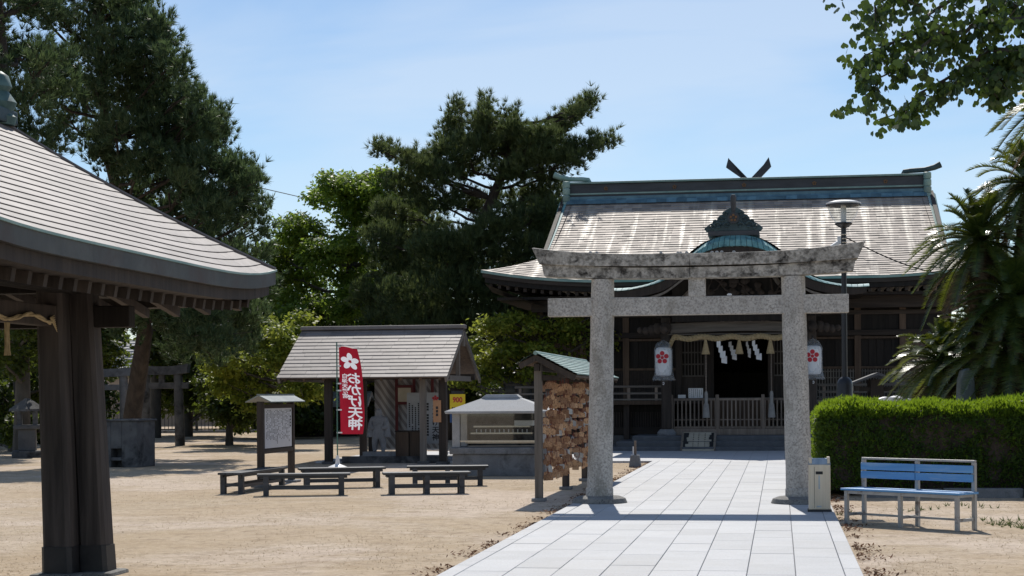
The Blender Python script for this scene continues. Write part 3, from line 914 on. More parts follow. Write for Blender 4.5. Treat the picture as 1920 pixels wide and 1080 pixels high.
# doors: latticed leaves either side of the open middle
for sgn in (-1, 1):
    xa, xb = sorted((sgn * 0.95, sgn * 1.69))
    dr = hbox('lattice_door', m_wood_dark, xa, xb, WY + 0.02, WY + 0.05, FZ + 0.05, FZ + 0.75)
    mb = MB()
    for i in range(9):
        x0 = xa + (xb - xa) * i / 8
        mb.box(x0 - 0.014, x0 + 0.014, WY - 0.02, WY + 0.02, FZ + 0.75, 3.15)
    for k in range(5):
        z = FZ + 0.77 + 0.34 * k
        mb.box(xa, xb, WY - 0.026, WY + 0.012, z - 0.02, z + 0.02)
    mb.build('lattice', m_wood_grey, dr)
    hbox('door_backing', m_wood_dark, xa, xb, WY + 0.06, WY + 0.08, FZ + 0.75, 3.15, 0, dr)
# interior
hbox('inner_floor', m_wood_black, -5.8, 5.8, WY + 0.1, 12.0, FZ, FZ + 0.06, 0)
hbox('inner_wall', m_wood_dark, -5.8, 5.8, 11.9, 12.0, 0.4, 4.3, 0)
for sgn in (-1, 1):
    hbox('side_wall', m_wood_dark, sgn * 5.85 - 0.05, sgn * 5.85 + 0.05, WY, 17.0, 0.4, 4.3, 0)
hbox('inner_altar', m_wood_dark, -1.1, 1.1, 8.6, 9.4, FZ + 0.06, FZ + 0.9)
# steps from the porch up to the floor, threshold
for k in range(3):
    hbox('timber_step', m_wood_dark_h, -1.75, 1.75, 3.3 + 0.33 * k, 4.45, 0.43 + 0.29 * k, 0.70 + 0.29 * k)
hbox('threshold', m_wood_grey_h, -0.95, 0.95, WY - 0.15, WY + 0.1, FZ + 0.02, FZ + 0.14)

# ---- latticed porch fence in front of the steps
fence = site('lattice_fence', 'low brown wooden lattice fence between the porch pillars of the hall', 'fence', -1.1, 46.98, 0.43)
for (xa, xb) in ((-1.78, -0.64), (-0.54, 0.60), (0.70, 1.80)):
    pan = MB().box(xa, xb, -0.03, 0.03, 0.94, 1.00).build('top_rail', m_wood_lat, fence, bevel=0.006)
    MB().box(xa, xb, -0.03, 0.03, 0.17, 0.23).build('bottom_rail', m_wood_lat, pan, bevel=0.006)
    MB().box(xa, xb, -0.012, 0.028, 0.40, 0.43).build('cross_rail', m_wood_lat, pan)
    n = 10
    for i in range(n + 1):
        x = xa + (xb - xa) * i / n
        MB().box(max(xa, x - 0.02), min(xb, x + 0.02), -0.026, 0.0, 0.231, 0.939).build('bar', m_wood_lat, pan)
for x in (-1.84, -0.59, 0.65, 1.84):
    MB().box(x - 0.045, x + 0.045, -0.05, 0.05, 0, 1.10).build('post', m_wood_lat, fence, bevel=0.01)
MB().box(-1.86, 1.86, -0.10, 0.10, 0.0, 0.165).build('sill', m_wood_lat, fence, bevel=0.01)
box = site('offertory_box', 'dark wooden offertory box behind the lattice fence', 'offertory box', -1.1, 47.75, 0.43)
MB().box(-0.85, 0.85, -0.35, 0.35, 0.0, 0.95).build('body', m_wood_brown, box, bevel=0.02)
for k in range(9):
    MB().box(-0.82, 0.82, -0.31 + 0.075 * k, -0.28 + 0.075 * k, 0.95, 0.985).build('slat', m_wood_dark_h, box)

# ---- sacred rope, tassels and paper streamers
rope = site('shimenawa_rope', 'thick twisted straw rope hung under the porch beam of the hall', 'sacred rope', -1.1, 46.40, 3.10)
def twist(pts, R, r, turns, name, parent, mat, strands=3):
    for k in range(strands):
        q = []
        n = 120
        for i in range(n + 1):
            s = i / n * (len(pts) - 1)
            j = min(int(s), len(pts) - 2)
            f = s - j
            c = Vector(pts[j]).lerp(Vector(pts[j + 1]), f)
            t_ = 2 * math.pi * (turns * i / n + k / strands)
            q.append(c + Vector((0, math.cos(t_), math.sin(t_))) * R)
        MB().tube(q, r, 6).build(name, mat, parent, smooth=True)
rp = [(-1.72 + 3.5 * i / 30, 0, 0.03 * math.cos(i * 0.95) - 0.03) for i in range(31)]
rp = [(-1.83, 0, -0.22), (-1.77, 0, -0.09)] + rp
twist(rp, 0.044, 0.044, 15, 'strand', rope, m_rope)
mb = MB()
for k in range(14):
    a = random.uniform(-0.07, 0.07)
    mb.tube([(-1.83, 0, -0.2), (-1.87 + a, random.uniform(-.04, .04), -0.42)], [0.02, 0.012], 5)
mb.build('rope_end', m_rope, rope)
def tassel(x, dy, sc, label):
    o = site('straw_tassel', label, 'tassel', -1.1 + x, 46.40 + dy, 2.98, 'tassels and streamers on the porch rope')
    MB().lathe([(0.115 * sc, -0.36 * sc), (0.11 * sc, -0.33 * sc), (0.06 * sc, -0.1 * sc), (0.035 * sc, 0.02), (0.05 * sc, 0.06)], (0, 0, 0), 14).build('skirt', m_rope, o, smooth=True)
    MB().lathe([(0.05 * sc, -0.11 * sc), (0.058 * sc, -0.09 * sc), (0.05 * sc, -0.065 * sc)], (0, 0, 0), 12).build('binding', m_rope, o, smooth=True)
tassel(-0.87, 0.0, 1.0, 'straw tassel on the porch rope beside the bell rope nearer the paper lantern')
tassel(0.03, 0.0, 1.0, 'straw tassel in the middle of the porch rope between two white paper streamers')
tassel(0.86, 0.0, 1.0, 'straw tassel at the end of the porch rope next to the torii pillar')
def shide(x, dy, sc, rz_, mat, label):
    o = site('paper_streamer', label, 'paper streamer', -1.1 + x, 46.38 + dy, 2.97, 'tassels and streamers on the porch rope')
    w, h = 0.105 * sc, 0.14 * sc
    for k in range(4):
        x0 = (0.045 * k - 0.05) * sc
        M = Matrix.Rotation(rz_ + 0.35 * (k % 2), 4, 'Z')
        MB().prism([(x0 - w / 2, -h * (k + 1) - 0.02), (x0 + w / 2 + 0.02 * k, -h * (k + 1) - 0.05), (x0 + w / 2 + 0.02 * k, -h * k + 0.02), (x0 - w / 2, -h * k)], 0.001 + 0.004 * k, 0.004 + 0.004 * k, M=M).build('fold', mat, o)
shide(-0.47, 0, 1.0, 0.15, m_paper, 'bright white zigzag paper streamer on the porch rope, the larger one')
shide(0.45, 0, 0.85, -0.5, m_paper, 'bright white zigzag paper streamer on the porch rope, the narrower one')
shide(-0.20, 0.9, 0.8, 0.2, m_paper, 'greyish paper streamer hanging deeper in the porch beside the larger white one')
shide(0.25, 0.9, 0.7, 0.7, m_paper, 'greyish paper streamer hanging deeper in the porch beside the narrower white one')
for x, lab in ((-0.88, 'long bell rope with padded grip hanging beside the white notice'), (0.88, 'long bell rope with padded grip hanging close to the torii pillar')):
    o = site('bell_rope', lab, 'bell rope', -1.1 + x, 46.75, 1.0)
    twist([(0, 0, 2.1 - 0.1 * k) for k in range(16)], 0.016, 0.02, 20, 'cord', o, m_wood_lat, 2)
    MB().lathe([(0.10, -0.10), (0.10, -0.05), (0.07, 0.26), (0.045, 0.30), (0.05, 0.55), (0.03, 0.62)], (0, 0, 0), 10).build('grip', surf('grip_canvas', (0.26, 0.25, 0.24), (0.36, 0.35, 0.33), 6, 0.9, 0.2), o, smooth=True)
# notices behind the fence
def notice(name, label, x, v, z, w, h, cols, parent=None):
    o = site(name, label, 'notice', -1.1 + x, v, z)
    MB().box(-w / 2, w / 2, 0, 0.012, 0, h).build('sheet', m_paper, o)
    MB().box(-w / 2 - 0.015, w / 2 + 0.015, 0.013, 0.03, -0.015, h + 0.015).build('backing', m_wood_dark, o)
    mb = MB()
    for c in range(cols):
        cx = -w / 2 + w * (c + 0.7) / (cols + 0.4)
        z_ = h * 0.92
        while z_ > h * (0.1 + 0.3 * random.random() * (c % 3 == 0)):
            s = h * 0.045
            if random.random() < 0.85:
                mb.box(cx - s * .6, cx + s * .6, -0.002, 0.0, z_ - s, z_)
            z_ -= s * 1.5
    if cols: mb.build('lettering', m_ink, o)['kind'] = 'stuff'
    return o
notice('paper_notice', 'white paper notice with black writing propped behind the porch fence', -1.19, 47.3, 1.44, 0.40, 0.27, 7)
notice('small_notice', 'small narrow white notice beside the paper notice behind the porch fence', -1.57, 47.3, 1.44, 0.21, 0.09, 0)

# ---- lanterns in clear bags
def lantern(x, label):
    o = site('paper_lantern', label, 'lantern', -1.1 + x, 45.95, 1.98, 'paper lanterns at the porch pillars')
    t_ = MB()
    prof = [(0.10, 0.05), (0.19, 0.08), (0.215, 0.16), (0.222, 0.5), (0.218, 0.74), (0.18, 0.81), (0.10, 0.84)]
    t_.lathe(prof, (0, 0, 0), 22).build('paper_body', m_paper, o, smooth=True)
    MB().lathe([(0.11, 0.84), (0.12, 0.86), (0.11, 0.92)], (0, 0, 0), 16).build('cap', m_ink, o, smooth=True)
    MB().tube([(0, 0, 0.92), (0, 0.02, 1.05), (0, 0.3, 1.12)], 0.008, 5).build('hook', m_black_metal, o)
    mb = MB()
    n = 22
    pr = [(0.31, -0.06), (0.255, 0.10), (0.245, 0.30), (0.245, 0.62), (0.25, 0.78), (0.17, 0.95), (0.03, 1.02)]
    vs_, fs_ = [], []
    for i, (r, z) in enumerate(pr):
        for k in range(n):
            a = 2 * math.pi * k / n
            rr = r * (1 + (0.06 if i in (0, 5) else 0.025) * math.sin(5 * a + i))
            vs_.append((rr * math.cos(a), rr * math.sin(a) * 0.85, z + (0.02 * math.sin(3 * a) if i == 0 else 0)))
    for i in range(len(pr) - 1):
        for k in range(n):
            k2 = (k + 1) % n
            fs_.append((i * n + k, i * n + k2, (i + 1) * n + k2, (i + 1) * n + k))
    mb.add(vs_, fs_).build('plastic_cover', m_film, o, smooth=True, fix=False)
    cr = MB()
    for k in range(6):
        a = math.pi / 2 + k * 2 * math.pi / 5
        R, r = (0.115, 0.062) if k < 5 else (0, 0.045)
        cx, cz = R * math.cos(a), 0.55 + R * math.sin(a)
        vs_ = []
        for q in range(14):
            b = 2 * math.pi * q / 14
            xx = cx + r * math.cos(b) - 0.02
            vs_.append((xx, -math.sqrt(max(0, 0.252 ** 2 - xx * xx)) * 0.85 - 0.012, cz + r * math.sin(b)))
        cr.add(vs_, [tuple(range(14))])
    cr.build('plum_crest', m_red, o)
    MB().tube([(0.02 * math.cos(a), -0.1, -0.14 + 0.035 * math.sin(a)) for a in [k * math.pi / 4 for k in range(9)]], 0.008, 5).build('ring', m_white, o)
lantern(-1.98, 'paper lantern with red plum crest in a plastic bag, beside the lattice doors')
lantern(1.98, 'paper lantern with red plum crest in a plastic bag, half hidden by the torii pillar')

# ---- ramp board on the steps
rmp = site('step_ramp', 'tan carpeted ramp board with ragged black mat laid over the stone steps', 'ramp', -1.1 - 1.05, 45.30)
sl = math.atan2(0.42, 0.80)
M = Matrix.Rotation(sl, 4, 'X')
MB().box(-0.42, 0.42, 0.0, 1.0, 0.04, 0.06, M).build('board', surf('tan_mat', (0.42, 0.37, 0.28), (0.52, 0.46, 0.36), 5, 0.9, 0.2), rmp)
for sgn in (-1, 1):
    mb = MB()
    for k in range(7):
        w = 0.05 + 0.09 * random.random()
        mb.box(*sorted((sgn * 0.40, sgn * (0.40 - w))), 0.12 + 0.12 * k, 0.245 + 0.12 * k, 0.061, 0.066, M)
    mb.build('black_mat', m_ink, rmp)
mb = MB()
for x in (-0.14, 0.0, 0.17):
    for k in range(9): mb.box(x - 0.012, x + 0.012, 0.08 + 0.1 * k, 0.11 + 0.1 * k, 0.063, 0.069, M)
mb.build('mat_dots', m_ink, rmp)
for sgn in (-1, 1):
    MB().box(sgn * 0.44 - 0.02, sgn * 0.44 + 0.02, 0.0, 1.02, 0.0, 0.10, M).build('side_rail', m_wood_lat, rmp)

# ---- inner sanctuary behind: only its forked finials rise over the ridge
sanct = site('inner_sanctuary', 'inner sanctuary whose two forked finials rise above the hall ridge', 'shrine hall', -1.1, 68.0)
MB().box(-2.6, 2.6, -2.2, 4.0, 0, 5.6).build('wall', m_wood_brown, sanct)
MB().prism([(-4.2, 5.6), (0, 8.95), (4.2, 5.6), (4.0, 5.5), (0, 8.65), (-4.0, 5.5)], -3.2, 5.0).build('roof', m_ridge, sanct)
for sgn in (-1, 1):
    d = Vector((sgn * 0.69, 0, 0.72)).normalized()
    p0 = Vector((-sgn * 0.3, -3.0 + 0.06 * sgn, 9.10))
    p1 = p0 + d * 1.52
    f = MB()
    q = Vector((-d.z, 0, d.x)) * 0.13
    f.prism([(p0.x + q.x, p0.z + q.z), (p0.x - q.x, p0.z - q.z), (p1.x - q.x * sgn, p1.z - 0.1), (p1.x, p1.z + 0.26), (p1.x - d.x * 0.28, p1.z - 0.02)], p0.y - 0.05, p0.y + 0.05)
    f.build('forked_finial', m_ridge, sanct, bevel=0.01)
MB().tube([(0, -3.3, 8.9), (0, 5.0, 8.9)], 0.16, 10).build('ridge', m_ridge, sanct, smooth=True)

# ================================================================== small open shelter with the stone figure
shel = site('open_shelter', 'small open timber shelter with grey sheet-metal gable roof over a stone figure', 'shelter', -9.35, 39.8)
EX, EYF, EYB, RZ, EZ = 1.98, -2.2, 2.2, 3.17, 1.98
NCR = 14
def shp(t_): return EYF * (1 - t_), EZ + (RZ - EZ) * t_
for c in range(NCR):
    t0, t1 = c / NCR, (c + 1) / NCR
    (y0, z0), (y1, z1) = shp(t0), shp(t1)
    x = -EX - (0.62 * random.random() if c else 0.3)
    while x < EX:
        xa, xb = max(-EX, x), min(EX, x + 0.62)
        if xb - xa > 0.03:
            j = random.uniform(-0.002, 0.002)
            vv = []
            for (yy, zz, l) in ((y0 - 0.012, z0 - 0.006, 0.016 + j), (y1 + 0.01, z1 + 0.005, 0.003 + j)):
                vv += [(xa + 0.002, yy, zz + l), (xb - 0.002, yy, zz + l)]
            vv += [(xa + 0.002, y0 - 0.011, z0 - 0.006), (xb - 0.002, y0 - 0.011, z0 - 0.006)]
            MB().add(vv, [(0, 1, 3, 2), (4, 5, 1, 0)]).build('roof_sheet', m_sheet, shel, fix=False)
        x += 0.62
MB().prism([(EYF, EZ - 0.03), (EYF, EZ), (0, RZ), (EYB, EZ), (EYB, EZ - 0.03), (0, RZ - 0.05)], -EX + 0.01, EX - 0.01, 'yz').build('roof_deck', m_wood_brown, shel)
MB().box(-EX - 0.02, EX + 0.03, -0.15, 0.15, RZ - 0.03, RZ + 0.06).build('ridge_cap', m_sheet, shel, bevel=0.02)
MB().box(-EX, EX, -0.1, 0.1, RZ - 0.09, RZ - 0.031).build('ridge_board', m_wood_dark_h, shel)
for sx in (-EX + 0.05, EX - 0.03):
    for yy in (EYF, EYB):
        MB().beam((sx, yy, EZ - 0.07), (sx, 0, RZ - 0.10), 0.05, 0.12).build('bargeboard', m_wood_grey, shel)
    MB().beam((sx * 0.93, EYF * .72, EZ - 0.02), (sx * 0.93, EYB * .72, EZ - 0.02), 0.10, 0.12).build('tie_beam', m_wood_grey_h, shel)
    MB().beam((sx * 0.93, 0, EZ), (sx * 0.93, 0, RZ - 0.15), 0.09, 0.09).build('king_post', m_wood_grey, shel)
    MB().box(sx - 0.03, sx + 0.03, -0.07, 0.07, RZ - 0.45, RZ - 0.2).build('gable_pendant', m_wood_grey, shel)
for (x, y) in ((-0.87, -1.8), (1.80, -1.8), (-0.87, 1.5), (1.16, 1.52), (1.30, -1.6)):
    w = 0.085 if (x, y) != (1.30, -1.6) else 0.07
    MB().box(x - w, x + w, y - w, y + w, 0.05, EZ + 0.15 + 0.1 * (y > 0)).build('post', m_wood_dark if x != 1.30 else m_wood_grey, shel, bevel=0.01)
    MB().box(x - w - 0.05, x + w + 0.05, y - w - 0.05, y + w + 0.05, 0.0, 0.06).build('footing', m_stone_dark, shel)
for y in (-1.8, 1.5):
    MB().box(-1.9, 1.95, y - 0.07, y + 0.07, EZ - 0.07 + 0.02, EZ + 0.10).build('eave_beam', m_wood_dark_h, shel)
for k in range(9):
    x = -1.8 + 3.6 * k / 8
    MB().beam((x, EYF + 0.05, EZ - 0.055), (x, -0.1, RZ - 0.12), 0.05, 0.06).build('rafter', m_wood_brown, shel)
# striped curtain at the back, with its folds
def curtain_mat():
    t = NT('curtain_stripes')
    v = t.coords('Object', (1, 1, 1), (0, 0.62, 0))
    w = t.node('ShaderNodeTexWave'); w.wave_type = 'BANDS'; w.bands_direction = 'X'
    w.inputs['Scale'].default_value = 2.3; w.inputs['Distortion'].default_value = 0.6; w.inputs['Detail'].default_value = 1
    t.l(v, w.inputs['Vector'])
    t.set(t.ramp(w.outputs['Fac'], [(0.42, (0.20, 0.18, 0.175)), (0.58, (0.36, 0.345, 0.335))]), 0.85)
    return t.m
MB().grid(lambda a, b: (-0.55 + 1.80 * a, 1.38 + 0.035 * math.sin(26 * a), 0.25 + 1.75 * b), 60, 4).build('striped_curtain', curtain_mat(), shel, smooth=True, fix=False)
m_maroon = surf('maroon_cord', (0.09, 0.018, 0.018), (0.13, 0.03, 0.03), 5, 0.8, 0.1)
for x in (0.02, 0.46, 0.92):
    MB().box(x - 0.035, x + 0.035, 1.30, 1.335, 0.4, 1.98).build('curtain_tie', m_maroon, shel)
MB().box(-0.75, 1.9, -1.2, 1.45, 0.0, 0.10).build('stone_floor', m_stone_mid, shel, bevel=0.01)
MB().box(-0.65, -0.5, 1.1, 1.25, 0.1, 1.0).build('back_post', m_wood_black, shel)
MB().box(-0.7, 1.8, -1.28, -1.2, 0.0, 0.16).build('floor_kerb', m_stone_dark, shel)
pl = site('framed_plaque', 'small square framed wooden plaque on the striped curtain of the shelter', 'plaque', -9.35 + 0.24, 41.05, 1.36)
MB().box(-0.22, 0.22, -0.03, 0.02, -0.02, 0.46).build('frame', m_maroon, pl, bevel=0.01)
MB().box(-0.16, 0.16, -0.036, -0.031, 0.05, 0.39).build('panel', surf('plaque_panel', (0.42, 0.36, 0.26), (0.5, 0.44, 0.33), 5, 0.7, 0.1), pl)
# wooden slip on the right post
sl_ = site('wooden_slip', 'small tan wooden name slip hanging on the shelter post', 'sign', -9.35 + 1.69, 37.90, 0.95)
MB().box(-0.09, 0.09, -0.03, 0.0, 0, 0.50).build('board', surf('slip_wood', (0.40, 0.20, 0.10), (0.48, 0.27, 0.14), 3, 0.6, 0.1), sl_)
mb = MB()
for k in range(3): mb.box(-0.025, 0.025, -0.034, -0.031, 0.30 - 0.08 * k, 0.36 - 0.08 * k)
mb.build('lettering', m_ink, sl_)

# text helper ------------------------------------------------------------
def text_mesh(body, size, name='lettering', vertical=True, spacing=1.0, mirror=False, mat=None, extrude=0.0, bold=0.0):
    """upright text as a mesh in the local x-z plane, centred on x, top at z=0."""
    vs_, fs_ = [], []
    cells = list(body) if vertical else [body]
    for i, ch in enumerate(cells):
        cu = bpy.data.curves.new(name, 'FONT')
        cu.body = ch
        cu.size = size
        cu.resolution_u = 3
        cu.align_x = 'CENTER'
        cu.offset = bold
        ob = bpy.data.objects.new(name, cu)
        C.objects.link(ob)
        bpy.context.view_layer.update()
        dg = bpy.context.evaluated_depsgraph_get()
        me = bpy.data.meshes.new_from_object(ob.evaluated_get(dg))
        n = len(vs_)
        for p in me.vertices:
            x = -p.co.x if mirror else p.co.x
            vs_.append((x, 0.0, p.co.y - size * (0.85 + i * spacing)))
        fs_ += [tuple(q + n for q in pl.vertices) for pl in me.polygons]
        bpy.data.objects.remove(ob)
        bpy.data.meshes.remove(me)
        bpy.data.curves.remove(cu)
    return vs_, fs_

# white board with the crest and writing inside the shelter
bd = site('lettered_board', 'white board with a red plum crest and vertical black writing inside the shelter', 'notice board', -9.35 + 0.88, 40.3, 0.40)
MB().box(-0.42, 0.42, 0, 0.03, 0, 1.23).build('panel', surf('board_white', (0.32, 0.33, 0.34), (0.42, 0.43, 0.44), 3, 0.8, 0.05), bd)
vs_, fs_ = text_mesh('おかげ天神', 0.17, spacing=1.05, bold=0.004)
MB().add([(x + 0.28, -0.004, z + 0.95) for x, y, z in vs_], fs_).build('title_lettering', m_ink, bd, fix=False)
mb = MB()
for c in range(7):
    cx = -0.36 + 0.075 * c
    z = 0.98 - 0.05 * (c % 3)
    while z > 0.12 + (0.3 if c == 0 else 0):
        s = 0.034 if c < 5 else 0.05
        if random.random() < 0.88: mb.box(cx - s * .5, cx + s * .5, -0.004, -0.001, z - s, z)
        z -= s * 1.35
mb.build('column_lettering', m_ink, bd)['kind'] = 'stuff'
mb = MB()
for k in range(6):
    a = math.pi / 2 + k * 2 * math.pi / 5
    R, r = (0.052, 0.03) if k < 5 else (0, 0.022)
    mb.add([(0.28 + R * math.cos(a) + r * math.cos(2 * math.pi * q / 12), -0.004, 1.08 + R * math.sin(a) + r * math.sin(2 * math.pi * q / 12)) for q in range(12)], [tuple(range(12))])
mb.build('plum_crest', m_red, bd)
for dx, nm in ((0.52, 'dark wooden box standing under the lettered board nearer the stone figure'), (0.86, 'dark wooden box standing under the lettered board away from the stone figure')):
    o = site('wooden_box', nm, 'box', -9.35 + dx, 39.6, 0.10, 'boxes under the shelter board')
    MB().box(-0.16, 0.16, -0.15, 0.15, 0, 0.60).build('body', m_wood_brown, o, bevel=0.01)
    MB().box(-0.17, 0.17, -0.16, 0.16, 0.602, 0.63).build('lid', m_wood_dark_h, o)

# stone figure: a robed person standing with hands joined
fig = site('stone_statue', 'grey stone statue of a robed standing figure on a low plinth in the shelter', 'statue', -9.24, 38.85, 0.0)
MB().box(-0.34, 0.34, -0.24, 0.24, 0.10, 0.26).build('plinth', m_stone_mid, fig, bevel=0.015)
MB().box(-0.42, 0.42, -0.32, 0.32, 0.0, 0.10).build('plinth_step', m_stone_dark, fig, bevel=0.01)
sk_v = [(0, 0, 0.72), (0, 0, 0.86), (0, 0, 1.00), (0, 0, 1.09), (0, -0.01, 1.17), (0, -0.015, 1.27),
        (-0.15, 0, 1.02), (-0.20, -0.03, 0.86), (-0.10, -0.13, 0.78), (0.15, 0, 1.02), (0.20, -0.03, 0.86), (0.10, -0.13, 0.78),
        (-0.09, 0, 0.60), (-0.10, 0, 0.42), (-0.10, -0.01, 0.28), (0.09, 0, 0.60), (0.10, 0, 0.42), (0.10, -0.01, 0.28), (-0.10, -0.10, 0.27), (0.10, -0.10, 0.27)]
sk_e = [(0, 1), (1, 2), (2, 3), (3, 4), (4, 5), (2, 6), (6, 7), (7, 8), (2, 9), (9, 10), (10, 11), (0, 12), (12, 13), (13, 14), (0, 15), (15, 16), (16, 17), (14, 18), (17, 19)]
sk_r = [0.15, 0.145, 0.13, 0.055, 0.085, 0.07, 0.08, 0.085, 0.05, 0.08, 0.085, 0.05, 0.105, 0.09, 0.06, 0.105, 0.09, 0.06, 0.04, 0.04]
me = bpy.data.meshes.new('figure')
me.from_pydata(sk_v, sk_e, [])
me.materials.append(m_stone_mid)
fo = link('figure', me, None, fig)
md = fo.modifiers.new('skin', 'SKIN')
for i, sv_ in enumerate(me.skin_vertices[0].data):
    sv_.radius = (sk_r[i], sk_r[i] * 0.85)
    sv_.use_root = (i == 0)
md.use_smooth_shade = True
ms_ = fo.modifiers.new('sub', 'SUBSURF'); ms_.levels = 2; ms_.render_levels = 2
mb = MB()
for sgn in (-1, 1):
    mb.lathe([(0.11, 0), (0.10, 0.1), (0.06, 0.3)], (sgn * 0.20, -0.02, 0.60), 12, 0.8, 0.7)
mb.build('hanging_sleeves', m_stone_mid, fig, smooth=True)

# red vertical banner
bp = P(633, 881, 36.2)
ban = thing('banner_flag', 'tall red cloth banner with white mirrored lettering and plum crest on a green pole', 'banner', (bp.x, bp.y, 0), 0)
m_banner = NT('red_banner_cloth')
col = m_banner.ramp(m_banner.noise(m_banner.coords('Object'), 3, 4), [(0.3, (0.34, 0.012, 0.03)), (0.7, (0.42, 0.018, 0.04))])
m_banner.set(col, 0.8, 0, 0.2)
tr = m_banner.node('ShaderNodeBsdfTranslucent')
m_banner.l(col, tr.inputs['Color'])
mx = m_banner.node('ShaderNodeMixShader'); mx.inputs[0].default_value = 0.30
m_banner.l(m_banner.bsdf.outputs[0], mx.inputs[1]); m_banner.l(tr.outputs[0], mx.inputs[2]); m_banner.l(mx.outputs[0], m_banner.out.inputs['Surface'])
m_banner = m_banner.m
t = NT('white_banner_print')
t.set((0.86, 0.87, 0.92), 0.8, 0, 0.2)
tr = t.node('ShaderNodeBsdfTranslucent'); tr.inputs['Color'].default_value = (0.74, 0.75, 0.82, 1)
mx = t.node('ShaderNodeMixShader'); mx.inputs[0].default_value = 0.5
t.l(t.bsdf.outputs[0], mx.inputs[1]); t.l(tr.outputs[0], mx.inputs[2]); t.l(mx.outputs[0], t.out.inputs['Surface'])
m_bprint = t.m
BW, BH, BT = 0.42, 1.86, 2.61
def bdef(s, q):       # s across 0..1, q down 0..1 -> local x,y,z of the hanging cloth
    bulge = 0.11 * math.sin(math.pi * min(1, q * 0.62)) * s + 0.03 * q
    x = 0.045 + BW * s * (0.92 + 0.12 * math.sin(math.pi * q)) + bulge * 0.9 + 0.012 * math.sin(9 * q) * s
    y = 0.05 * math.sin(3.0 * q + 2.2 * s) * s - 0.10 * s * q
    z = BT - BH * q - 0.05 * s * (1 - q) + 0.012 * math.sin(5 * s) * (1 - q)
    return x, y, z
prints = []
def on_banner(vs_, fs_, name, s0, q0, mat):
    prints.append((name, [(s0 * BW + x, q0 * BH - z) for x, y, z in vs_], fs_, mat))
vs_, fs_ = text_mesh('おかげ天神', 0.265, spacing=0.93, mirror=True, bold=0.006)
on_banner(vs_, fs_, 'lettering', 0.62, 0.285, m_bprint)
vs_, fs_ = text_mesh('白潟天満宮', 0.105, spacing=1.0, mirror=True, bold=0.002)
on_banner(vs_, fs_, 'small_lettering', 0.22, 0.31, m_bprint)
vs_, fs_ = [], []
for k in range(5):
    a = math.pi / 2 + k * 2 * math.pi / 5
    cx, cz = 0.105 * math.cos(a), 0.105 * math.sin(a)
    n = len(vs_)
    for q in range(16):
        b = 2 * math.pi * q / 16
        lx, lz = 0.078 * math.cos(b), 0.056 * math.sin(b)
        vs_.append((cx + lx * math.cos(a) - lz * math.sin(a), 0, cz + lx * math.sin(a) + lz * math.cos(a)))
    fs_.append(tuple(range(n, n + 16)))
on_banner(vs_, fs_, 'plum_crest', 0.50, 0.165, m_bprint)
# the dyed marks are part of the cloth: cut the cloth along their outlines so that light passes through both
from mathutils.geometry import delaunay_2d_cdt
cv, ce = [], []
nx, nz = 8, 30
for j in range(nz + 1):
    for i in range(nx + 1):
        cv.append(Vector((BW * i / nx, BH * j / nz)))
for i in range(nx):
    ce += [(i, i + 1), (nz * (nx + 1) + i, nz * (nx + 1) + i + 1)]
for j in range(nz):
    ce += [(j * (nx + 1), (j + 1) * (nx + 1)), (j * (nx + 1) + nx, (j + 1) * (nx + 1) + nx)]
tris = []
for (nm_, pv, pf, mt) in prints:
    cnt = {}
    for f in pf:
        for k in range(len(f)):
            e = (f[k], f[(k + 1) % len(f)])
            cnt[tuple(sorted(e))] = cnt.get(tuple(sorted(e)), 0) + 1
    mp_ = {}
    for e, c_ in cnt.items():
        if c_ != 1: continue
        for q in e:
            if q not in mp_:
                mp_[q] = len(cv)
                cv.append(Vector((min(BW, max(0, pv[q][0])), min(BH, max(0, pv[q][1])))))
        ce.append((mp_[e[0]], mp_[e[1]]))
    for f in pf:
        for k in range(1, len(f) - 1): tris.append((nm_, pv[f[0]], pv[f[k]], pv[f[k + 1]]))
ov, oe, of, _a, _b, _c = delaunay_2d_cdt(cv, ce, [], 1, 1e-5)
tA = np.array([[a, b, c] for (_n, a, b, c) in tris])
tN = [n_ for (n_, a, b, c) in tris]
def hit(p):
    a, b, c = tA[:, 0], tA[:, 1], tA[:, 2]
    cr = lambda o, d: (d[:, 0] - o[:, 0]) * (p[1] - o[:, 1]) - (d[:, 1] - o[:, 1]) * (p[0] - o[:, 0])
    s1, s2, s3 = cr(a, b), cr(b, c), cr(c, a)
    m_ = ((s1 >= 0) & (s2 >= 0) & (s3 >= 0)) | ((s1 <= 0) & (s2 <= 0) & (s3 <= 0))
    w_ = np.nonzero(m_)[0]
    return tN[w_[0]] if len(w_) else 'cloth'
groups = {}
for f in of:
    if len(f) < 3: continue
    cx_, cy_ = sum(ov[i][0] for i in f) / len(f), sum(ov[i][1] for i in f) / len(f)
    groups.setdefault(hit((cx_, cy_)), []).append(f)
b3 = [bdef(p[0] / BW, p[1] / BH) for p in ov]
for nm_, fl in groups.items():
    used = sorted({i for f in fl for i in f})
    ix = {i: k for k, i in enumerate(used)}
    MB().add([b3[i] for i in used], [tuple(ix[i] for i in f) for f in fl]).build(nm_, m_banner if nm_ == 'cloth' else m_bprint, ban, smooth=True, fix=False)
m_pole = surf('green_pole', (0.05, 0.14, 0.11), (0.08, 0.19, 0.15), 3, 0.4, 0.0)
MB().tube([(0, 0, 0.0), (0, 0, 2.70)], 0.014, 8).build('pole', m_pole, ban, smooth=True)
MB().tube([(-0.02, 0, 2.66), (0.47, 0.0, 2.585)], 0.007, 6).build('cross_bar', m_white, ban)
for q in (0.0, 0.22, 0.42, 0.5, 0.72, 0.98):
    x, y, z = bdef(0, q)
    MB().box(-0.016, x + 0.035, y - 0.008, y + 0.008, z - 0.02, z + 0.01).build('loop', m_white, ban)
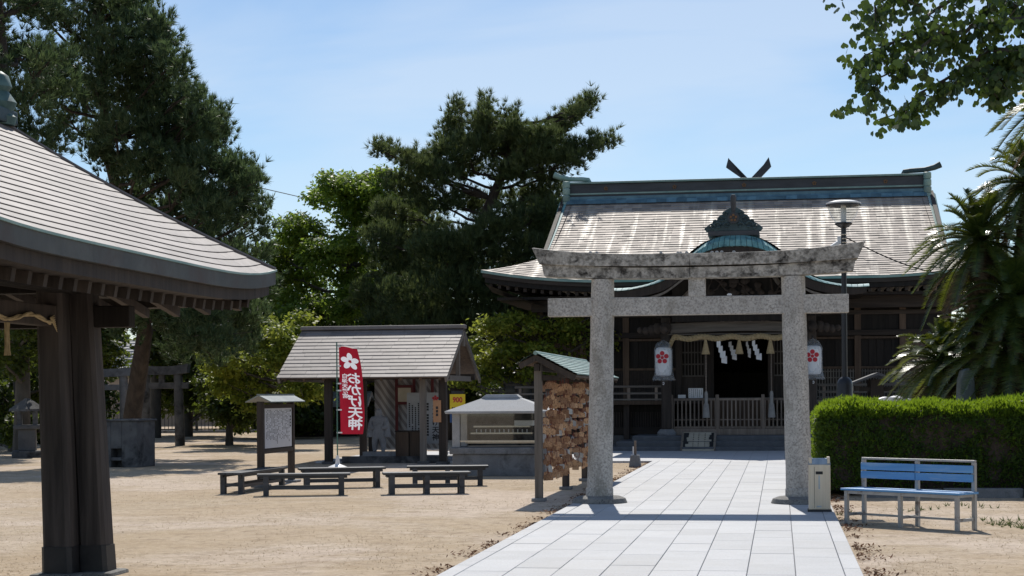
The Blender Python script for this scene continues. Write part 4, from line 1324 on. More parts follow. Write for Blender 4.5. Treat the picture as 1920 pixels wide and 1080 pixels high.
MB().lathe([(0.20, 0), (0.20, 0.06), (0.05, 0.12), (0.03, 0.3)], (0, 0, 0), 14).build('base_weight', m_white, ban, smooth=True)

# ================================================================== roofed notice board on two posts
pl_, pr_ = P(489, 830, 29.3), P(546, 830, 31.0)
d_ = Vector((pr_.x - pl_.x, pr_.y - pl_.y, 0))
LN = d_.length
m_grey_green = surf('grey_green_sheet', (0.15, 0.18, 0.175), (0.24, 0.27, 0.26), 3, 0.5, 0.2, 15)
nb = thing('notice_board', 'roofed timber notice board with a white sheet of dense vertical writing', 'notice board', (pl_.x, pl_.y, 0), math.atan2(d_.y, d_.x))
for x in (0, LN):
    MB().box(x - 0.055, x + 0.055, -0.055, 0.055, 0, 1.47).build('post', m_wood_dark, nb, bevel=0.01)
    MB().box(x - 0.16, x + 0.16, -0.14, 0.14, 0, 0.045).build('footing', m_stone_mid, nb, bevel=0.02)
MB().box(0.055, LN - 0.055, -0.03, 0.03, 0.60, 1.42).build('back_board', m_wood_dark_h, nb)
MB().box(0.10, LN - 0.10, -0.042, -0.032, 0.66, 1.36).build('white_sheet', surf('sheet_white', (0.54, 0.55, 0.59), (0.62, 0.63, 0.66), 2, 0.7, 0.05), nb)
for z in (0.60, 1.38):
    MB().box(0.05, LN - 0.05, -0.05, 0.0, z - 0.03, z + 0.04).build('frame_rail', m_wood_dark_h, nb)
mb = MB()
nc = 19
for c in range(nc):
    cx = LN - 0.18 - (LN - 0.36) * c / (nc - 1)
    big_ = c == 0
    z = 1.32
    while z > (1.0 if big_ else 0.72 + 0.12 * random.random()):
        s = 0.034 if big_ else 0.015
        if random.random() < 0.7: mb.box(cx - s * .8, cx + s * .8, -0.0445, -0.0425, z - s, z)
        z -= s * 1.6
mb.build('lettering', m_ink, nb)['kind'] = 'stuff'
MB().prism([(-0.23, 1.47), (0, 1.585), (0.23, 1.47), (0.23, 1.455), (0, 1.565), (-0.23, 1.455)], -0.13, LN + 0.13, 'yz').build('roof', m_grey_green, nb)
MB().box(-0.13, LN + 0.13, -0.025, 0.025, 1.575, 1.60).build('roof_ridge', m_grey_green, nb)

# ================================================================== low charcoal benches
def bench(p0, p1, w, label, nlegs):
    a, b = Vector(p0), Vector(p1)
    d_ = b - a
    ln = d_.length + 0.24
    o = thing('low_bench', label, 'bench', ((a.x + b.x) / 2, (a.y + b.y) / 2, 0), math.atan2(d_.y, d_.x), 'low charcoal benches on the dry lawn')
    h = 0.345
    for k in range(3):
        y0 = -w / 2 + w * k / 3
        MB().box(-ln / 2, ln / 2, y0 + 0.004, y0 + w / 3 - 0.004, h - 0.035, h).build('seat_plank', m_bench, o, bevel=0.004)
    for k in range(nlegs):
        x = -ln / 2 + 0.14 + (ln - 0.28) * k / (nlegs - 1)
        for y in (-w / 2 + 0.05, w / 2 - 0.05):
            MB().box(x - 0.042, x + 0.042, y - 0.042, y + 0.042, 0, h - 0.036).build('leg', m_bench, o, bevel=0.005)
        MB().box(x - 0.03, x + 0.03, -w / 2 + 0.06, w / 2 - 0.06, 0.12, 0.17).build('cross_brace', m_bench, o)
    for y in (-w / 2 + 0.05, w / 2 - 0.05):
        MB().box(-ln / 2 + 0.1, ln / 2 - 0.1, y - 0.018, y + 0.018, 0.10, 0.15).build('stretcher', m_bench, o)
        MB().box(-ln / 2 + 0.05, ln / 2 - 0.05, y - 0.02, y + 0.02, h - 0.075, h - 0.037).build('apron', m_bench, o)
    return o
bench((-4.49, 27.3), (-4.10, 29.3), 0.40, 'short-looking charcoal bench set end-on beside the roofed notice board', 2)
bench((-3.885, 26.75), (-2.68, 26.9), 0.36, 'charcoal bench in the front row nearer the notice board', 2)
bench((-3.50, 28.85), (-2.30, 29.1), 0.36, 'charcoal bench in the back row below the red banner', 2)
bench((-1.93, 26.95), (-0.80, 27.1), 0.38, 'charcoal bench in the front row with three pairs of legs, nearer the votive rack', 3)
bench((-1.70, 29.4), (-0.54, 29.45), 0.38, 'charcoal bench in the back row before the glazed stone candle stand', 3)

# ================================================================== glazed stone candle stand
cs = site('candle_stand', 'glazed grey stone candle stand with a pale stone hipped roof', 'candle stand', -5.33, 32.75)
MB().box(-0.90, 0.90, -0.50, 0.50, 0.0, 0.42).build('base', m_stone_mid, cs, bevel=0.015)
MB().box(-0.95, 0.95, -0.55, 0.55, 0.422, 0.55).build('base_slab', m_stone_mid, cs, bevel=0.02)
for sx in (-1, 1):
    for sy in (-1, 1):
        MB().box(sx * 0.83 - 0.075, sx * 0.83 + 0.075, sy * 0.40 - 0.075, sy * 0.40 + 0.075, 0.552, 1.20).build('corner_post', m_stone_pale, cs, bevel=0.01)
MB().prism([(-1.01, 1.20), (1.01, 1.20), (1.03, 1.245), (-1.03, 1.245)], -0.62, 0.62).build('eave_slab', m_stone_pale, cs, bevel=0.01)
def frust(x0, y0, z0, x1, y1, z1):
    return MB().add([(-x0, -y0, z0), (x0, -y0, z0), (x0, y0, z0), (-x0, y0, z0), (-x1, -y1, z1), (x1, -y1, z1), (x1, y1, z1), (-x1, y1, z1)],
                    [(0, 3, 2, 1), (4, 5, 6, 7), (0, 1, 5, 4), (1, 2, 6, 5), (2, 3, 7, 6), (3, 0, 4, 7)])
frust(1.03, 0.62, 1.246, 0.36, 0.16, 1.50).build('roof', m_stone_pale, cs)
frust(0.38, 0.18, 1.501, 0.30, 0.14, 1.565).build('roof_cap', m_stone_pale, cs, bevel=0.01)
MB().box(-0.755, 0.755, -0.44, -0.432, 0.68, 1.195).build('front_pane', m_glass, cs)
MB().box(-0.755, 0.755, 0.43, 0.45, 0.553, 1.195).build('back_panel', m_stone_dark, cs)
MB().box(-0.76, 0.76, -0.46, -0.40, 0.655, 0.685).build('pane_rail', m_steel, cs)
for z, w in ((0.62, 0.70), (0.80, 0.6), (0.93, 0.55)):
    MB().box(-w, w, -0.22 + 0.3 * (z - 0.6), -0.02 + 0.3 * (z - 0.6), z, z + 0.03).build('candle_shelf', m_steel, cs)
mb = MB()
for k in range(12):
    mb.lathe([(0.01, 0), (0.012, 0.06)], (-0.5 + 0.09 * k, -0.06, 0.83), 6)
mb.build('candles', m_paper, cs)
MB().box(0.25, 0.62, -0.1, 0.12, 0.96, 1.06).build('white_tray', m_white, cs)

# ================================================================== rack of votive plaques
EU, EV0, EV1 = -3.47, 24.6, 30.5
rk = site('votive_rack', 'roofed timber rack hung with rows of wooden votive plaques', 'votive rack', EU, EV0)
RL = EV1 - EV0
for y in (0.0, 3.15, RL):
    MB().box(-0.055, 0.055, y - 0.055, y + 0.055, 0.0, 2.02).build('post', m_wood_post if y else m_wood_grey, rk, bevel=0.008)
    MB().box(-0.10, 0.10, y - 0.10, y + 0.10, 0, 0.05).build('footing', m_stone_mid, rk, bevel=0.01)
for z in (1.83, 1.62, 1.41, 1.20, 0.99, 0.78, 0.57):
    MB().box(-0.02, 0.02, 0.055, RL - 0.055, z - 0.02, z + 0.02).build('hanging_rail', m_wood_dark, rk)
MB().box(-0.035, 0.035, -0.2, RL + 0.2, 1.90, 2.0).build('top_beam', m_wood_dark, rk)
mb = MB()
for (xa, za, xb, zb) in ((0.02, 2.15, 0.60, 1.845), (-0.02, 2.15, -0.27, 2.005)):
    n = 9 if xa > 0 else 4
    for c in range(n):
        s0, s1 = c / n, (c + 1) / n
        x0, x1 = xa + (xb - xa) * s0, xa + (xb - xa) * s1
        z0, z1 = za + (zb - za) * s0, za + (zb - za) * s1
        y = -0.28 - 0.25 * random.random()
        while y < RL + 0.25:
            ya, yb = max(-0.28, y), min(RL + 0.28, y + 0.5)
            if yb > ya + 0.01: mb.add([(x0, ya, z0 + 0.002), (x0, yb - .004, z0 + 0.002), (x1, yb - .004, z1 + 0.014), (x1, ya, z1 + 0.014), (x1, ya, z1 - .004), (x1, yb - .004, z1 - .004)], [(0, 1, 2, 3), (3, 2, 5, 4)])
            y += 0.5
ro = mb.build('roof_sheets', m_green_sheet, rk, fix=False)
MB().prism([(0, 2.13), (0.58, 1.83), (0.58, 1.80), (0, 2.09), (-0.25, 1.985), (-0.25, 2.01)], -0.25, RL + 0.25).build('roof_deck', m_wood_brown, rk)
MB().tube([(0, -0.3, 2.155), (0, RL + 0.3, 2.155)], 0.03, 8).build('roof_ridge', m_green_sheet, rk)
for y in (-0.24, RL + 0.24):
    MB().beam((0, y, 2.08), (0.57, y, 1.785), 0.04, 0.07).build('bargeboard', m_wood_dark, rk)
    MB().beam((0, y, 2.08), (-0.24, y, 1.96), 0.04, 0.07).build('bargeboard', m_wood_dark, rk)
for k in range(8):
    y = 0.1 + (RL - 0.2) * k / 7
    MB().beam((0, y, 2.04), (0.5, y, 1.79), 0.04, 0.05).build('rafter', m_wood_lat, rk)
MB().box(0.30, 0.36, -0.2, RL + 0.2, 1.80, 1.87).build('eave_purlin', m_wood_dark, rk)
for y in (0.0, 3.15, RL): MB().box(0.05, 0.34, y - 0.03, y + 0.03, 1.76, 1.82).build('bracket_arm', m_wood_dark, rk)
t = NT('votive_wood')
v = t.coords('Object', (6, 6, 1), offset_random=True)
col = t.ramp(t.noise(v, 5, 4), [(0.3, (0.36, 0.21, 0.115)), (0.7, (0.47, 0.30, 0.175))])
col = t.mix(t.ramp(t.noise(t.coords('Object', (90, 1, 30), offset_random=True), 1.0, 2, 0.6), [(0.54, 0.0), (0.60, 0.75)]), col, (0.05, 0.035, 0.03))
col = t.mix(t.rnd(), t.mix(0.35, col, (0.30, 0.10, 0.06)), col)
col = t.value(col, t.rnd(), 0.7, 1.7)
t.set(col, 0.7, 0, 0.2)
m_ema = t.m
m_ema2 = surf('printed_votive_face', (0.30, 0.33, 0.38), (0.62, 0.58, 0.50), 14, 0.7, 0.0, rand=(0.7, 1.2))
m_cord = surf('red_brown_cord', (0.14, 0.035, 0.025), (0.20, 0.06, 0.04), 9, 0.8, 0.1)
ema_poly = [(-0.075, 0), (0.075, 0), (0.075, 0.075), (0, 0.108), (-0.075, 0.075)]
me_e1 = MB().prism(ema_poly, -0.006, 0.006).mesh('votive_plaque', m_ema)
me_e2 = MB().prism(ema_poly, -0.006, 0.006).mesh('votive_plaque', m_ema2)
me_c = MB().beam((-0.015, -0.008, 0.09), (0.0, 0.0, 0.20), 0.006, 0.006).beam((0.015, -0.008, 0.09), (0.0, 0.0, 0.20), 0.006, 0.006).mesh('cord', m_cord)
ne = 0
for r, z in enumerate((1.83, 1.62, 1.41, 1.20, 0.99, 0.78, 0.57)):
    y = 0.10
    while y < RL - 0.05:
        if ne < 292 and random.random() < 0.95:
            face = math.pi / 2 - random.uniform(0.2, 1.5)     # they face the path, swung towards one side or the other
            off = random.uniform(0.03, 0.15)
            wpos = W(EU + off, EV0 + y, z - 0.17 - random.uniform(-0.02, 0.13))
            o = link('votive_plaque', me_e2 if random.random() < 0.12 else me_e1, None, None, wpos, (random.uniform(-0.15, 0.15), random.uniform(-0.15, 0.15), -A + face))
            s = random.uniform(0.75, 1.05)
            o.scale = (s, s, s)
            tag(o, '%s votive plaque in the %s row of the rack, %s' % ('printed pale' if o.data is me_e2 else 'plain wooden', ('top', 'second', 'third', 'fourth', 'fifth', 'sixth', 'lowest')[r], 'near the front post' if y < 2 else ('about its middle' if y < 4 else 'towards its far end')), 'votive plaque', 'votive plaques hanging on the rack')
            c = link('cord', me_c, None, o)
            ne += 1
        y += 0.14

# ================================================================== stainless ash stand
ab = UV(G(1537, 967))
ash = site('ash_stand', 'upright stainless steel ash stand beside the torii pillar', 'ash stand', ab[0], ab[1] + 0.06, 0.05)
MB().box(-0.135, 0.135, -0.12, 0.12, 0.03, 0.60).build('body', m_steel, ash, bevel=0.006)
MB().box(-0.15, 0.15, -0.14, 0.14, 0.0, 0.03).build('base', m_black_metal, ash, bevel=0.005)
MB().box(-0.066, -0.062, -0.1235, -0.1195, 0.05, 0.57).build('door_seam', m_black_metal, ash)
MB().box(-0.048, 0.04, -0.1235, -0.1195, 0.475, 0.512).build('slot', m_ink, ash)
MB().box(-0.014, 0.004, -0.1235, -0.1195, 0.29, 0.46).build('window_slit', m_steel_dk, ash)
MB().box(-0.035, 0.02, -0.1235, -0.1195, 0.06, 0.08).build('maker_label', m_steel_dk, ash)
MB().add([(-0.137, -0.122, 0.60), (0.137, -0.122, 0.60), (0.137, 0.122, 0.60), (-0.137, 0.122, 0.60), (-0.125, -0.10, 0.672), (0.125, -0.10, 0.672), (0.125, 0.10, 0.672), (-0.125, 0.10, 0.672)],
         [(0, 1, 5, 4), (1, 2, 6, 5), (2, 3, 7, 6), (3, 0, 4, 7), (4, 5, 6, 7)]).build('ash_tray', m_steel_dk, ash)
for sx in (-1, 1): MB().box(sx * 0.112 - 0.018, sx * 0.112 + 0.018, -0.126, 0.10, 0.61, 0.69).build('tray_clip', m_steel, ash, bevel=0.005)

# ================================================================== blue slatted bench
q0, q1, q2 = G(1588, 983), G(1795, 996.5), Vector((0, 0, 0))
bl = thing('blue_bench', 'blue slatted bench with a worn steel frame in front of the hedge', 'bench', ((q0.x + q1.x) / 2, (q0.y + q1.y) / 2, 0), math.atan2(q1.y - q0.y, q1.x - q0.x))
BL = (q1 - q0).length
SD = 0.33
for k, x in enumerate((-BL / 2, 0, BL / 2)):
    MB().box(x - 0.022, x + 0.022, -0.022, 0.022, 0, 0.40).build('front_leg', m_rust_steel, bl, bevel=0.004)
    MB().box(x - 0.022, x + 0.022, SD - 0.022, SD + 0.022, 0, 0.755).build('rear_leg', m_rust_steel, bl, bevel=0.004)
    MB().box(x - 0.012, x + 0.012, 0.022, SD - 0.022, 0.10, 0.135).build('side_brace', m_rust_steel, bl)
    MB().box(x - 0.012, x + 0.012, 0.022, SD - 0.022, 0.37, 0.40).build('seat_bearer', m_rust_steel, bl)
MB().box(-BL / 2, BL / 2, -0.016, 0.016, 0.362, 0.401).build('front_rail', m_rust_steel, bl, bevel=0.003)
MB().box(-BL / 2, BL / 2, SD / 2 - 0.012, SD / 2 + 0.012, 0.105, 0.13).build('stretcher', m_rust_steel, bl)
MB().box(-BL / 2 - 0.02, BL / 2 + 0.02, SD - 0.022, SD + 0.022, 0.756, 0.78).build('top_rail', m_rust_steel, bl, bevel=0.004)
for k in range(4):
    y0 = -0.045 + 0.095 * k
    MB().box(-BL / 2 - 0.06, BL / 2 + 0.06, y0, y0 + 0.088, 0.403, 0.428).build('seat_slat', m_blue, bl, bevel=0.006)
for z in (0.535, 0.635):
    for xa, xb in ((-BL / 2 - 0.01, -0.004), (0.004, BL / 2 + 0.01)):
        MB().box(xa, xb, SD - 0.05, SD - 0.024, z, z + 0.085).build('back_slat', m_blue, bl, bevel=0.006)

# ================================================================== lamp post
lp = P(1584, 745, 33)
lamp = thing('lamp_post', 'black lamp post with a flat-topped clear glass bowl lantern', 'lamp post', (lp.x, lp.y, 0), -A)
MB().lathe([(0.15, 0), (0.15, 1.72), (0.13, 1.80), (0.06, 1.86)], (0, 0, 0), 16).build('base_sleeve', m_black_metal, lamp, smooth=True)
MB().tube([(0, 0, 1.8), (0, 0, 4.78)], [0.055, 0.05], 14).build('pole', m_black_metal, lamp, smooth=True)
MB().lathe([(0.06, 4.74), (0.16, 4.80), (0.17, 4.83), (0.10, 4.85)], (0, 0, 0), 20).build('collar', m_black_metal, lamp, smooth=True)
mb = MB()
n = 28
pr = [(0.15, 4.84), (0.235, 4.95), (0.29, 5.10), (0.31, 5.19)]
vs_, fs_ = [], []
for r, z in pr:
    for k in range(n):
        a = 2 * math.pi * k / n
        vs_.append((r * math.cos(a), r * math.sin(a), z))
for i in range(3):
    for k in range(n): fs_.append((i * n + k, i * n + (k + 1) % n, (i + 1) * n + (k + 1) % n, (i + 1) * n + k))
mb.add(vs_, fs_).build('glass_bowl', m_glass, lamp, smooth=True, fix=False)
MB().lathe([(0.315, 5.18), (0.335, 5.20), (0.335, 5.225), (0.20, 5.262), (0.04, 5.275)], (0, 0, 0), 28).build('lid', m_white, lamp, smooth=True)
MB().lathe([(0.322, 5.168), (0.340, 5.174), (0.340, 5.19), (0.322, 5.192)], (0, 0, 0), 28).build('rim', m_black_metal, lamp, smooth=True)
MB().lathe([(0.05, 4.84), (0.055, 5.05), (0.05, 5.17)], (0, 0, 0), 12).build('bulb_column', m_white, lamp, smooth=True)
for z in (4.45, 4.52, 4.60): MB().lathe([(0.056, 0), (0.058, 0.012), (0.056, 0.02)], (0, 0, z), 12).build('pole_band', m_steel, lamp)
secam = thing('security_camera', 'white security camera clamped to the lamp post', 'camera', (lp.x, lp.y, 4.42), -A)
MB().box(-0.12, -0.05, -0.05, 0.05, 0.0, 0.16).build('mount', m_white, secam, bevel=0.01)
MB().beam((-0.10, -0.03, 0.04), (-0.24, -0.10, -0.06), 0.08, 0.08).build('housing', m_white, secam, bevel=0.015)
cb = MB()
p0 = Vector((lp.x + 0.05, lp.y, 4.55)); p1 = P(1905, 520, 32)
cb.tube([p0.lerp(p1, k / 10) - Vector((0, 0, 0.28 * math.sin(math.pi * k / 10))) for k in range(11)], 0.012, 5)
tag(cb.build('overhead_cable', m_ink), 'thin dark cable running from the lamp post towards the cycads', 'cable')

# ================================================================== water tap stone and stakes
tp_ = UV(G(1191, 876))
tap = site('tap_stone', 'small square stone block with a short wooden stake beside the path', 'stone block', tp_[0], tp_[1])
MB().add([(-0.13, -0.12, 0), (0.13, -0.12, 0), (0.13, 0.12, 0), (-0.13, 0.12, 0), (-0.09, -0.09, 0.26), (0.09, -0.09, 0.26), (0.09, 0.09, 0.26), (-0.09, 0.09, 0.26)],
         [(0, 1, 5, 4), (1, 2, 6, 5), (2, 3, 7, 6), (3, 0, 4, 7), (4, 5, 6, 7)]).build('block', m_stone_mid, tap, bevel=0.01)
MB().box(-0.02, 0.03, -0.02, 0.02, 0.26, 0.56).build('stake', m_wood_lat, tap, bevel=0.006)
MB().box(-0.05, -0.025, -0.03, -0.005, 0.26, 0.44).build('white_stick', m_paper, tap)

# ================================================================== water pavilion in the foreground
CU, CV = -6.84, 12.33
cz_ = site('water_pavilion', 'foreground timber pavilion with a hipped grey copper-sheet roof and stout leaning posts', 'pavilion', CU, CV)
XW, YL, YRG, ZEV, ZTOP = 2.12, 3.33, 1.99, 2.63, 4.02
def cend(t_): return YL - (YL - YRG) * t_
def czf(t_, yn): return ZEV + (ZTOP - ZEV) * (0.88 * t_ + 0.12 * t_ * t_) + 0.12 * abs(yn) ** 5 * (1 - t_) ** 1.5
NCC = 19
for c in range(NCC):
    t0, t1 = c / NCC, (c + 1) / NCC
    e0, e1 = cend(t0), cend(t1)
    L0 = 0.47
    y = -e0 - L0 * ((c * 0.37) % 1.0)
    while y < e0:
        ya, yb = max(-e0, y), min(e0, y + L0)
        if yb - ya > 0.02 and yb > -2.9:
            def cp(t_, yy, lift, e):
                return (XW * (1 - t_) + (0.002 if lift > 0.004 else (-0.006 if lift > 0.0004 else 0.0)), yy, czf(t_, yy / e) + lift)
            k = e1 / e0
            j = random.uniform(-0.0015, 0.0015)
            slant = 0.05
            y1a, y1b = max(-e1, min(e1, (ya + slant) if ya > -e0 else -e1)), max(-e1, min(e1, (yb + slant) if yb < e0 else e1))
            mid = 0.5 * (ya + yb); mid1 = 0.5 * (y1a + y1b)
            vv = [cp(t0, ya + .0015, 0.0062 + j * 0.4, e0), cp(t0, mid, 0.0062 + j * 0.4, e0), cp(t0, yb - .0015, 0.0062 + j * 0.4, e0),
                  cp(t1, y1b, 0.001, e1), cp(t1, mid1, 0.001, e1), cp(t1, y1a, 0.001, e1),
                  cp(t0, ya + .0015, 0.0, e0), cp(t0, mid, 0.0, e0), cp(t0, yb - .0015, 0.0, e0)]
            MB().add(vv, [(0, 1, 4, 5), (1, 2, 3, 4), (6, 7, 1, 0), (7, 8, 2, 1)]).build('roof_sheet', m_sheet, cz_, fix=False)
        y += L0
mb = MB()
for sgn in (-1, 1):
    mb.grid(lambda a, b, sgn=sgn: (sgn * (XW - 0.015) * (1 - b), (2 * a - 1) * cend(b), czf(b, 2 * a - 1) - 0.012), 24, 10)
    mb.grid(lambda a, b, sgn=sgn: ((2 * a - 1) * (XW - 0.015) * (1 - b), sgn * cend(b), czf(b, 1.0) - 0.012 - 0.12 * (1 - abs(2 * a - 1) ** 5) * (1 - b) ** 1.5), 24, 10)
mb.build('roof_body', m_sheet, cz_, fix=False)
for sx in (-1, 1):
    for sy in (-1, 1):
        pts = [(sx * XW * (1 - k / 12), sy * cend(k / 12), czf(k / 12, 1.0) + 0.012) for k in range(13)]
        MB().tube(pts, 0.016, 6).build('hip_cap', m_sheet, cz_, smooth=True)
MB().box(-0.11, 0.11, -YRG - 0.12, YRG + 0.12, ZTOP - 0.03, ZTOP + 0.10).build('ridge', m_verdigris_dk, cz_, bevel=0.02)
for sy in (-1, 1):
    mb = MB()
    mb.lathe([(0.13, -0.02), (0.15, 0.05), (0.10, 0.09), (0.13, 0.13), (0.15, 0.18), (0.10, 0.25), (0.08, 0.28), (0.11, 0.32), (0.08, 0.42), (0.02, 0.46)], (0, sy * (YRG - 0.02), ZTOP - 0.02), 18)
    mb.build('ridge_finial', surf('finial_verdigris_%d' % (sy + 1), (0.04, 0.09, 0.09), (0.12, 0.20, 0.18), 8, 0.55, 0.3, 20), cz_, smooth=True)
def ring_band(name, mat, zo0, zo1, off, th):
    """a band that runs round the eaves, following the upturned corners."""
    mb = MB()
    N = 24
    outer, vs_, fs_ = [], [], []
    corners = [(1, 1), (-1, 1), (-1, -1), (1, -1)]
    for q in range(4):
        (ax, ay), (bx, by) = corners[q], corners[(q + 1) % 4]
        for i in range(N):
            s = i / N
            lx, ly = ax + (bx - ax) * s, ay + (by - ay) * s
            lift = 0.12 * abs(2 * s - 1) ** 5
            outer.append((lx * (XW - off), ly * (YL - off), lx * (XW - off - th), ly * (YL - off - th), ZEV + lift))
    for (x0, y0, x1, y1, z) in outer:
        vs_ += [(x0, y0, z + zo0), (x0, y0, z + zo1), (x1, y1, z + zo1), (x1, y1, z + zo0)]
    n = len(outer)
    for i in range(n):
        j = (i + 1) % n
        for k in range(4):
            k2 = (k + 1) % 4
            fs_.append((i * 4 + k, i * 4 + k2, j * 4 + k2, j * 4 + k))
    return mb.add(vs_, fs_).build(name, mat, cz_)
m_edge_cu = surf('eave_copper', (0.045, 0.047, 0.045), (0.095, 0.098, 0.092), 2.5, 0.6, 0.3, 10, stain=((0.06, 0.045, 0.04), 2.0, 0.5, 0.7))
ring_band('drip_edge', m_green_sheet, -0.012, 0.006, -0.012, 0.10)
ring_band('eave_fascia', m_edge_cu, -0.135, -0.013, 0.0, 0.16)
ring_band('lower_fascia', m_wood_dark, -0.235, -0.137, 0.05, 0.20)
MB().add([(-XW + .2, -YL + .2, ZEV - 0.20), (XW - .2, -YL + .2, ZEV - 0.20), (XW - .2, YL - .2, ZEV - 0.20), (-XW + .2, YL - .2, ZEV - 0.20), (0, -YRG, ZEV + 0.5), (0, YRG, ZEV + 0.5)],
         [(0, 1, 4), (1, 2, 5, 4), (2, 3, 5), (3, 0, 4, 5)]).build('soffit', m_wood_black, cz_, fix=False)
for k in range(26):
    y = -YL + 0.22 + (2 * YL - 0.44) * k / 25
    lift = 0.12 * abs(y / YL) ** 5
    if y < -2.9: continue
    MB().beam((XW - 0.20, y, ZEV - 0.285 + lift), (0.75, y, ZEV - 0.07 + lift * .3), 0.06, 0.085).build('rafter', m_wood_dark, cz_)
for k in range(13):
    x = -XW + 0.3 + (2 * XW - 0.6) * k / 12
    MB().beam((x, YL - 0.20, ZEV - 0.285 + 0.12 * abs(x / XW) ** 5), (x, 1.9, ZEV - 0.07), 0.06, 0.085).build('rafter', m_wood_dark, cz_)
def cpost(xb, yb, w, lean, name='corner_post'):
    mb = MB()
    zt = 2.50
    ch = w * 0.13
    def ring(cx, z, w):
        h = w / 2
        return [(cx - h + ch, yb - h, z), (cx + h - ch, yb - h, z), (cx + h, yb - h + ch, z), (cx + h, yb + h - ch, z), (cx + h - ch, yb + h, z), (cx - h + ch, yb + h, z), (cx - h, yb + h - ch, z), (cx - h, yb - h + ch, z)]
    r = ring(xb, 0.06, w) + ring(xb + lean * 0.5, 1.3, w * 0.96) + ring(xb + lean, zt, w * 0.92)
    fs_ = [tuple(range(7, -1, -1)), tuple(range(16, 24))]
    for l in (0, 8):
        for k in range(8):
            k2 = (k + 1) % 8
            fs_.append((l + k, l + k2, l + 8 + k2, l + 8 + k))
    p = mb.add(r, fs_).build(name, m_wood_post, cz_)
    s = MB()
    r = ring(xb, 0.03, w + 0.022) + ring(xb + lean * 0.1, 0.26, w + 0.016)
    fs_ = [tuple(range(7, -1, -1)), tuple(range(8, 16))] + [(k, (k + 1) % 8, 8 + (k + 1) % 8, 8 + k) for k in range(8)]
    s.add(r, fs_).build('metal_shoe', m_shoe, p)
    MB().box(xb - w / 2 - 0.09, xb + w / 2 + 0.09, yb - w / 2 - 0.09, yb + w / 2 + 0.09, -0.05, 0.035).build('base_stone', m_base_stone, p, bevel=0.03)
m_shoe = surf('dark_copper_shoe', (0.018, 0.017, 0.018), (0.036, 0.034, 0.034), 6, 0.5, 0.2, 20)
for sx in (-1, 1):
    for sy in (-1, 1):
        cpost(sx * 0.655, sy * 1.75, 0.255, -0.07 * sx)
        cpost(sx * 0.905, sy * 1.93, 0.245, -0.12 * sx)
for sx in (-1, 1):
    MB().box(sx * 0.60 - 0.07, sx * 0.60 + 0.07, -2.1, 1.72, 2.17, 2.35).build('tie_beam', m_wood_dark, cz_, bevel=0.012)
    MB().box(sx * 0.72 - 0.10, sx * 0.72 + 0.10, -2.6, 2.6, 2.46, 2.62).build('wall_plate', m_wood_black, cz_, bevel=0.012)
for sy in (-1, 1):
    MB().box(-1.24, 1.24, sy * 1.93 - 0.07, sy * 1.93 + 0.07, 2.165, 2.355).build('cross_beam', m_wood_black, cz_, bevel=0.012)
    MB().box(-1.5, 1.5, sy * 1.85 - 0.08, sy * 1.85 + 0.08, 2.47, 2.61).build('end_plate', m_wood_black, cz_, bevel=0.012)
cr = site('straw_rope', 'thin golden straw rope strung along the beam of the foreground pavilion', 'sacred rope', CU + 0.70, CV, 2.23)
q = [(0.0, -1.6 + 3.05 * k / 24, 0.03 * math.cos(k * 0.9) - 0.01) for k in range(25)]
for k in range(2):
    MB().tube([(a + 0.009 * math.cos(i * 1.6 + k * math.pi), b, c + 0.012 * math.sin(i * 1.6 + k * math.pi)) for i, (a, b, c) in enumerate(q)], 0.012, 6).build('strand', m_rope, cr, smooth=True)
mb = MB()
for k in range(9):
    mb.tube([(0.0, 1.44, 0.005), (0.01 * (k - 4) * .3, 1.44 + 0.11, -0.04 - 0.018 * (k - 4))], [0.008, 0.003], 4)
mb.build('frayed_end', m_rope, cr)
tw = site('hanging_straw', 'slim straw bundle hanging from the pavilion beam at the photo edge', 'straw bundle', CU + 0.62, CV + 0.78, 1.80)
mb = MB()
for k in range(14):
    mb.tube([(random.uniform(-.02, .02), random.uniform(-.02, .02), 0.42), (random.uniform(-.03, .03), random.uniform(-.03, .03), 0.1)], [0.006, 0.004], 4)
mb.build('straw', m_rope, tw)

# ================================================================== left background: furnace stone, gates, fence, house
ic = thing('stone_furnace', 'square weathered stone furnace with a dark opening on the dry lawn', 'furnace', Vector((-8.66, 38.5, 0)), -0.28)
MB().box(-0.43, 0.43, -0.10, 0.45, 0, 1.03).build('body', m_stone_dark, ic, bevel=0.02)
MB().box(-0.43, -0.22, -0.40, -0.102, 0, 1.03).build('front_jamb', m_stone_dark, ic, bevel=0.015)
MB().box(0.05, 0.43, -0.40, -0.102, 0, 1.03).build('front_jamb', m_stone_dark, ic, bevel=0.015)
MB().box(-0.218, 0.048, -0.40, -0.102, 0.42, 1.028).build('front_lintel', m_stone_dark, ic, bevel=0.01)
MB().box(-0.218, 0.048, -0.40, -0.102, 0.15, 0.22).build('front_sill', m_stone_dark, ic, bevel=0.01)
MB().box(-0.47, 0.47, -0.44, 0.49, 1.031, 1.075).build('cap_slab', m_stone_dark, ic, bevel=0.02)

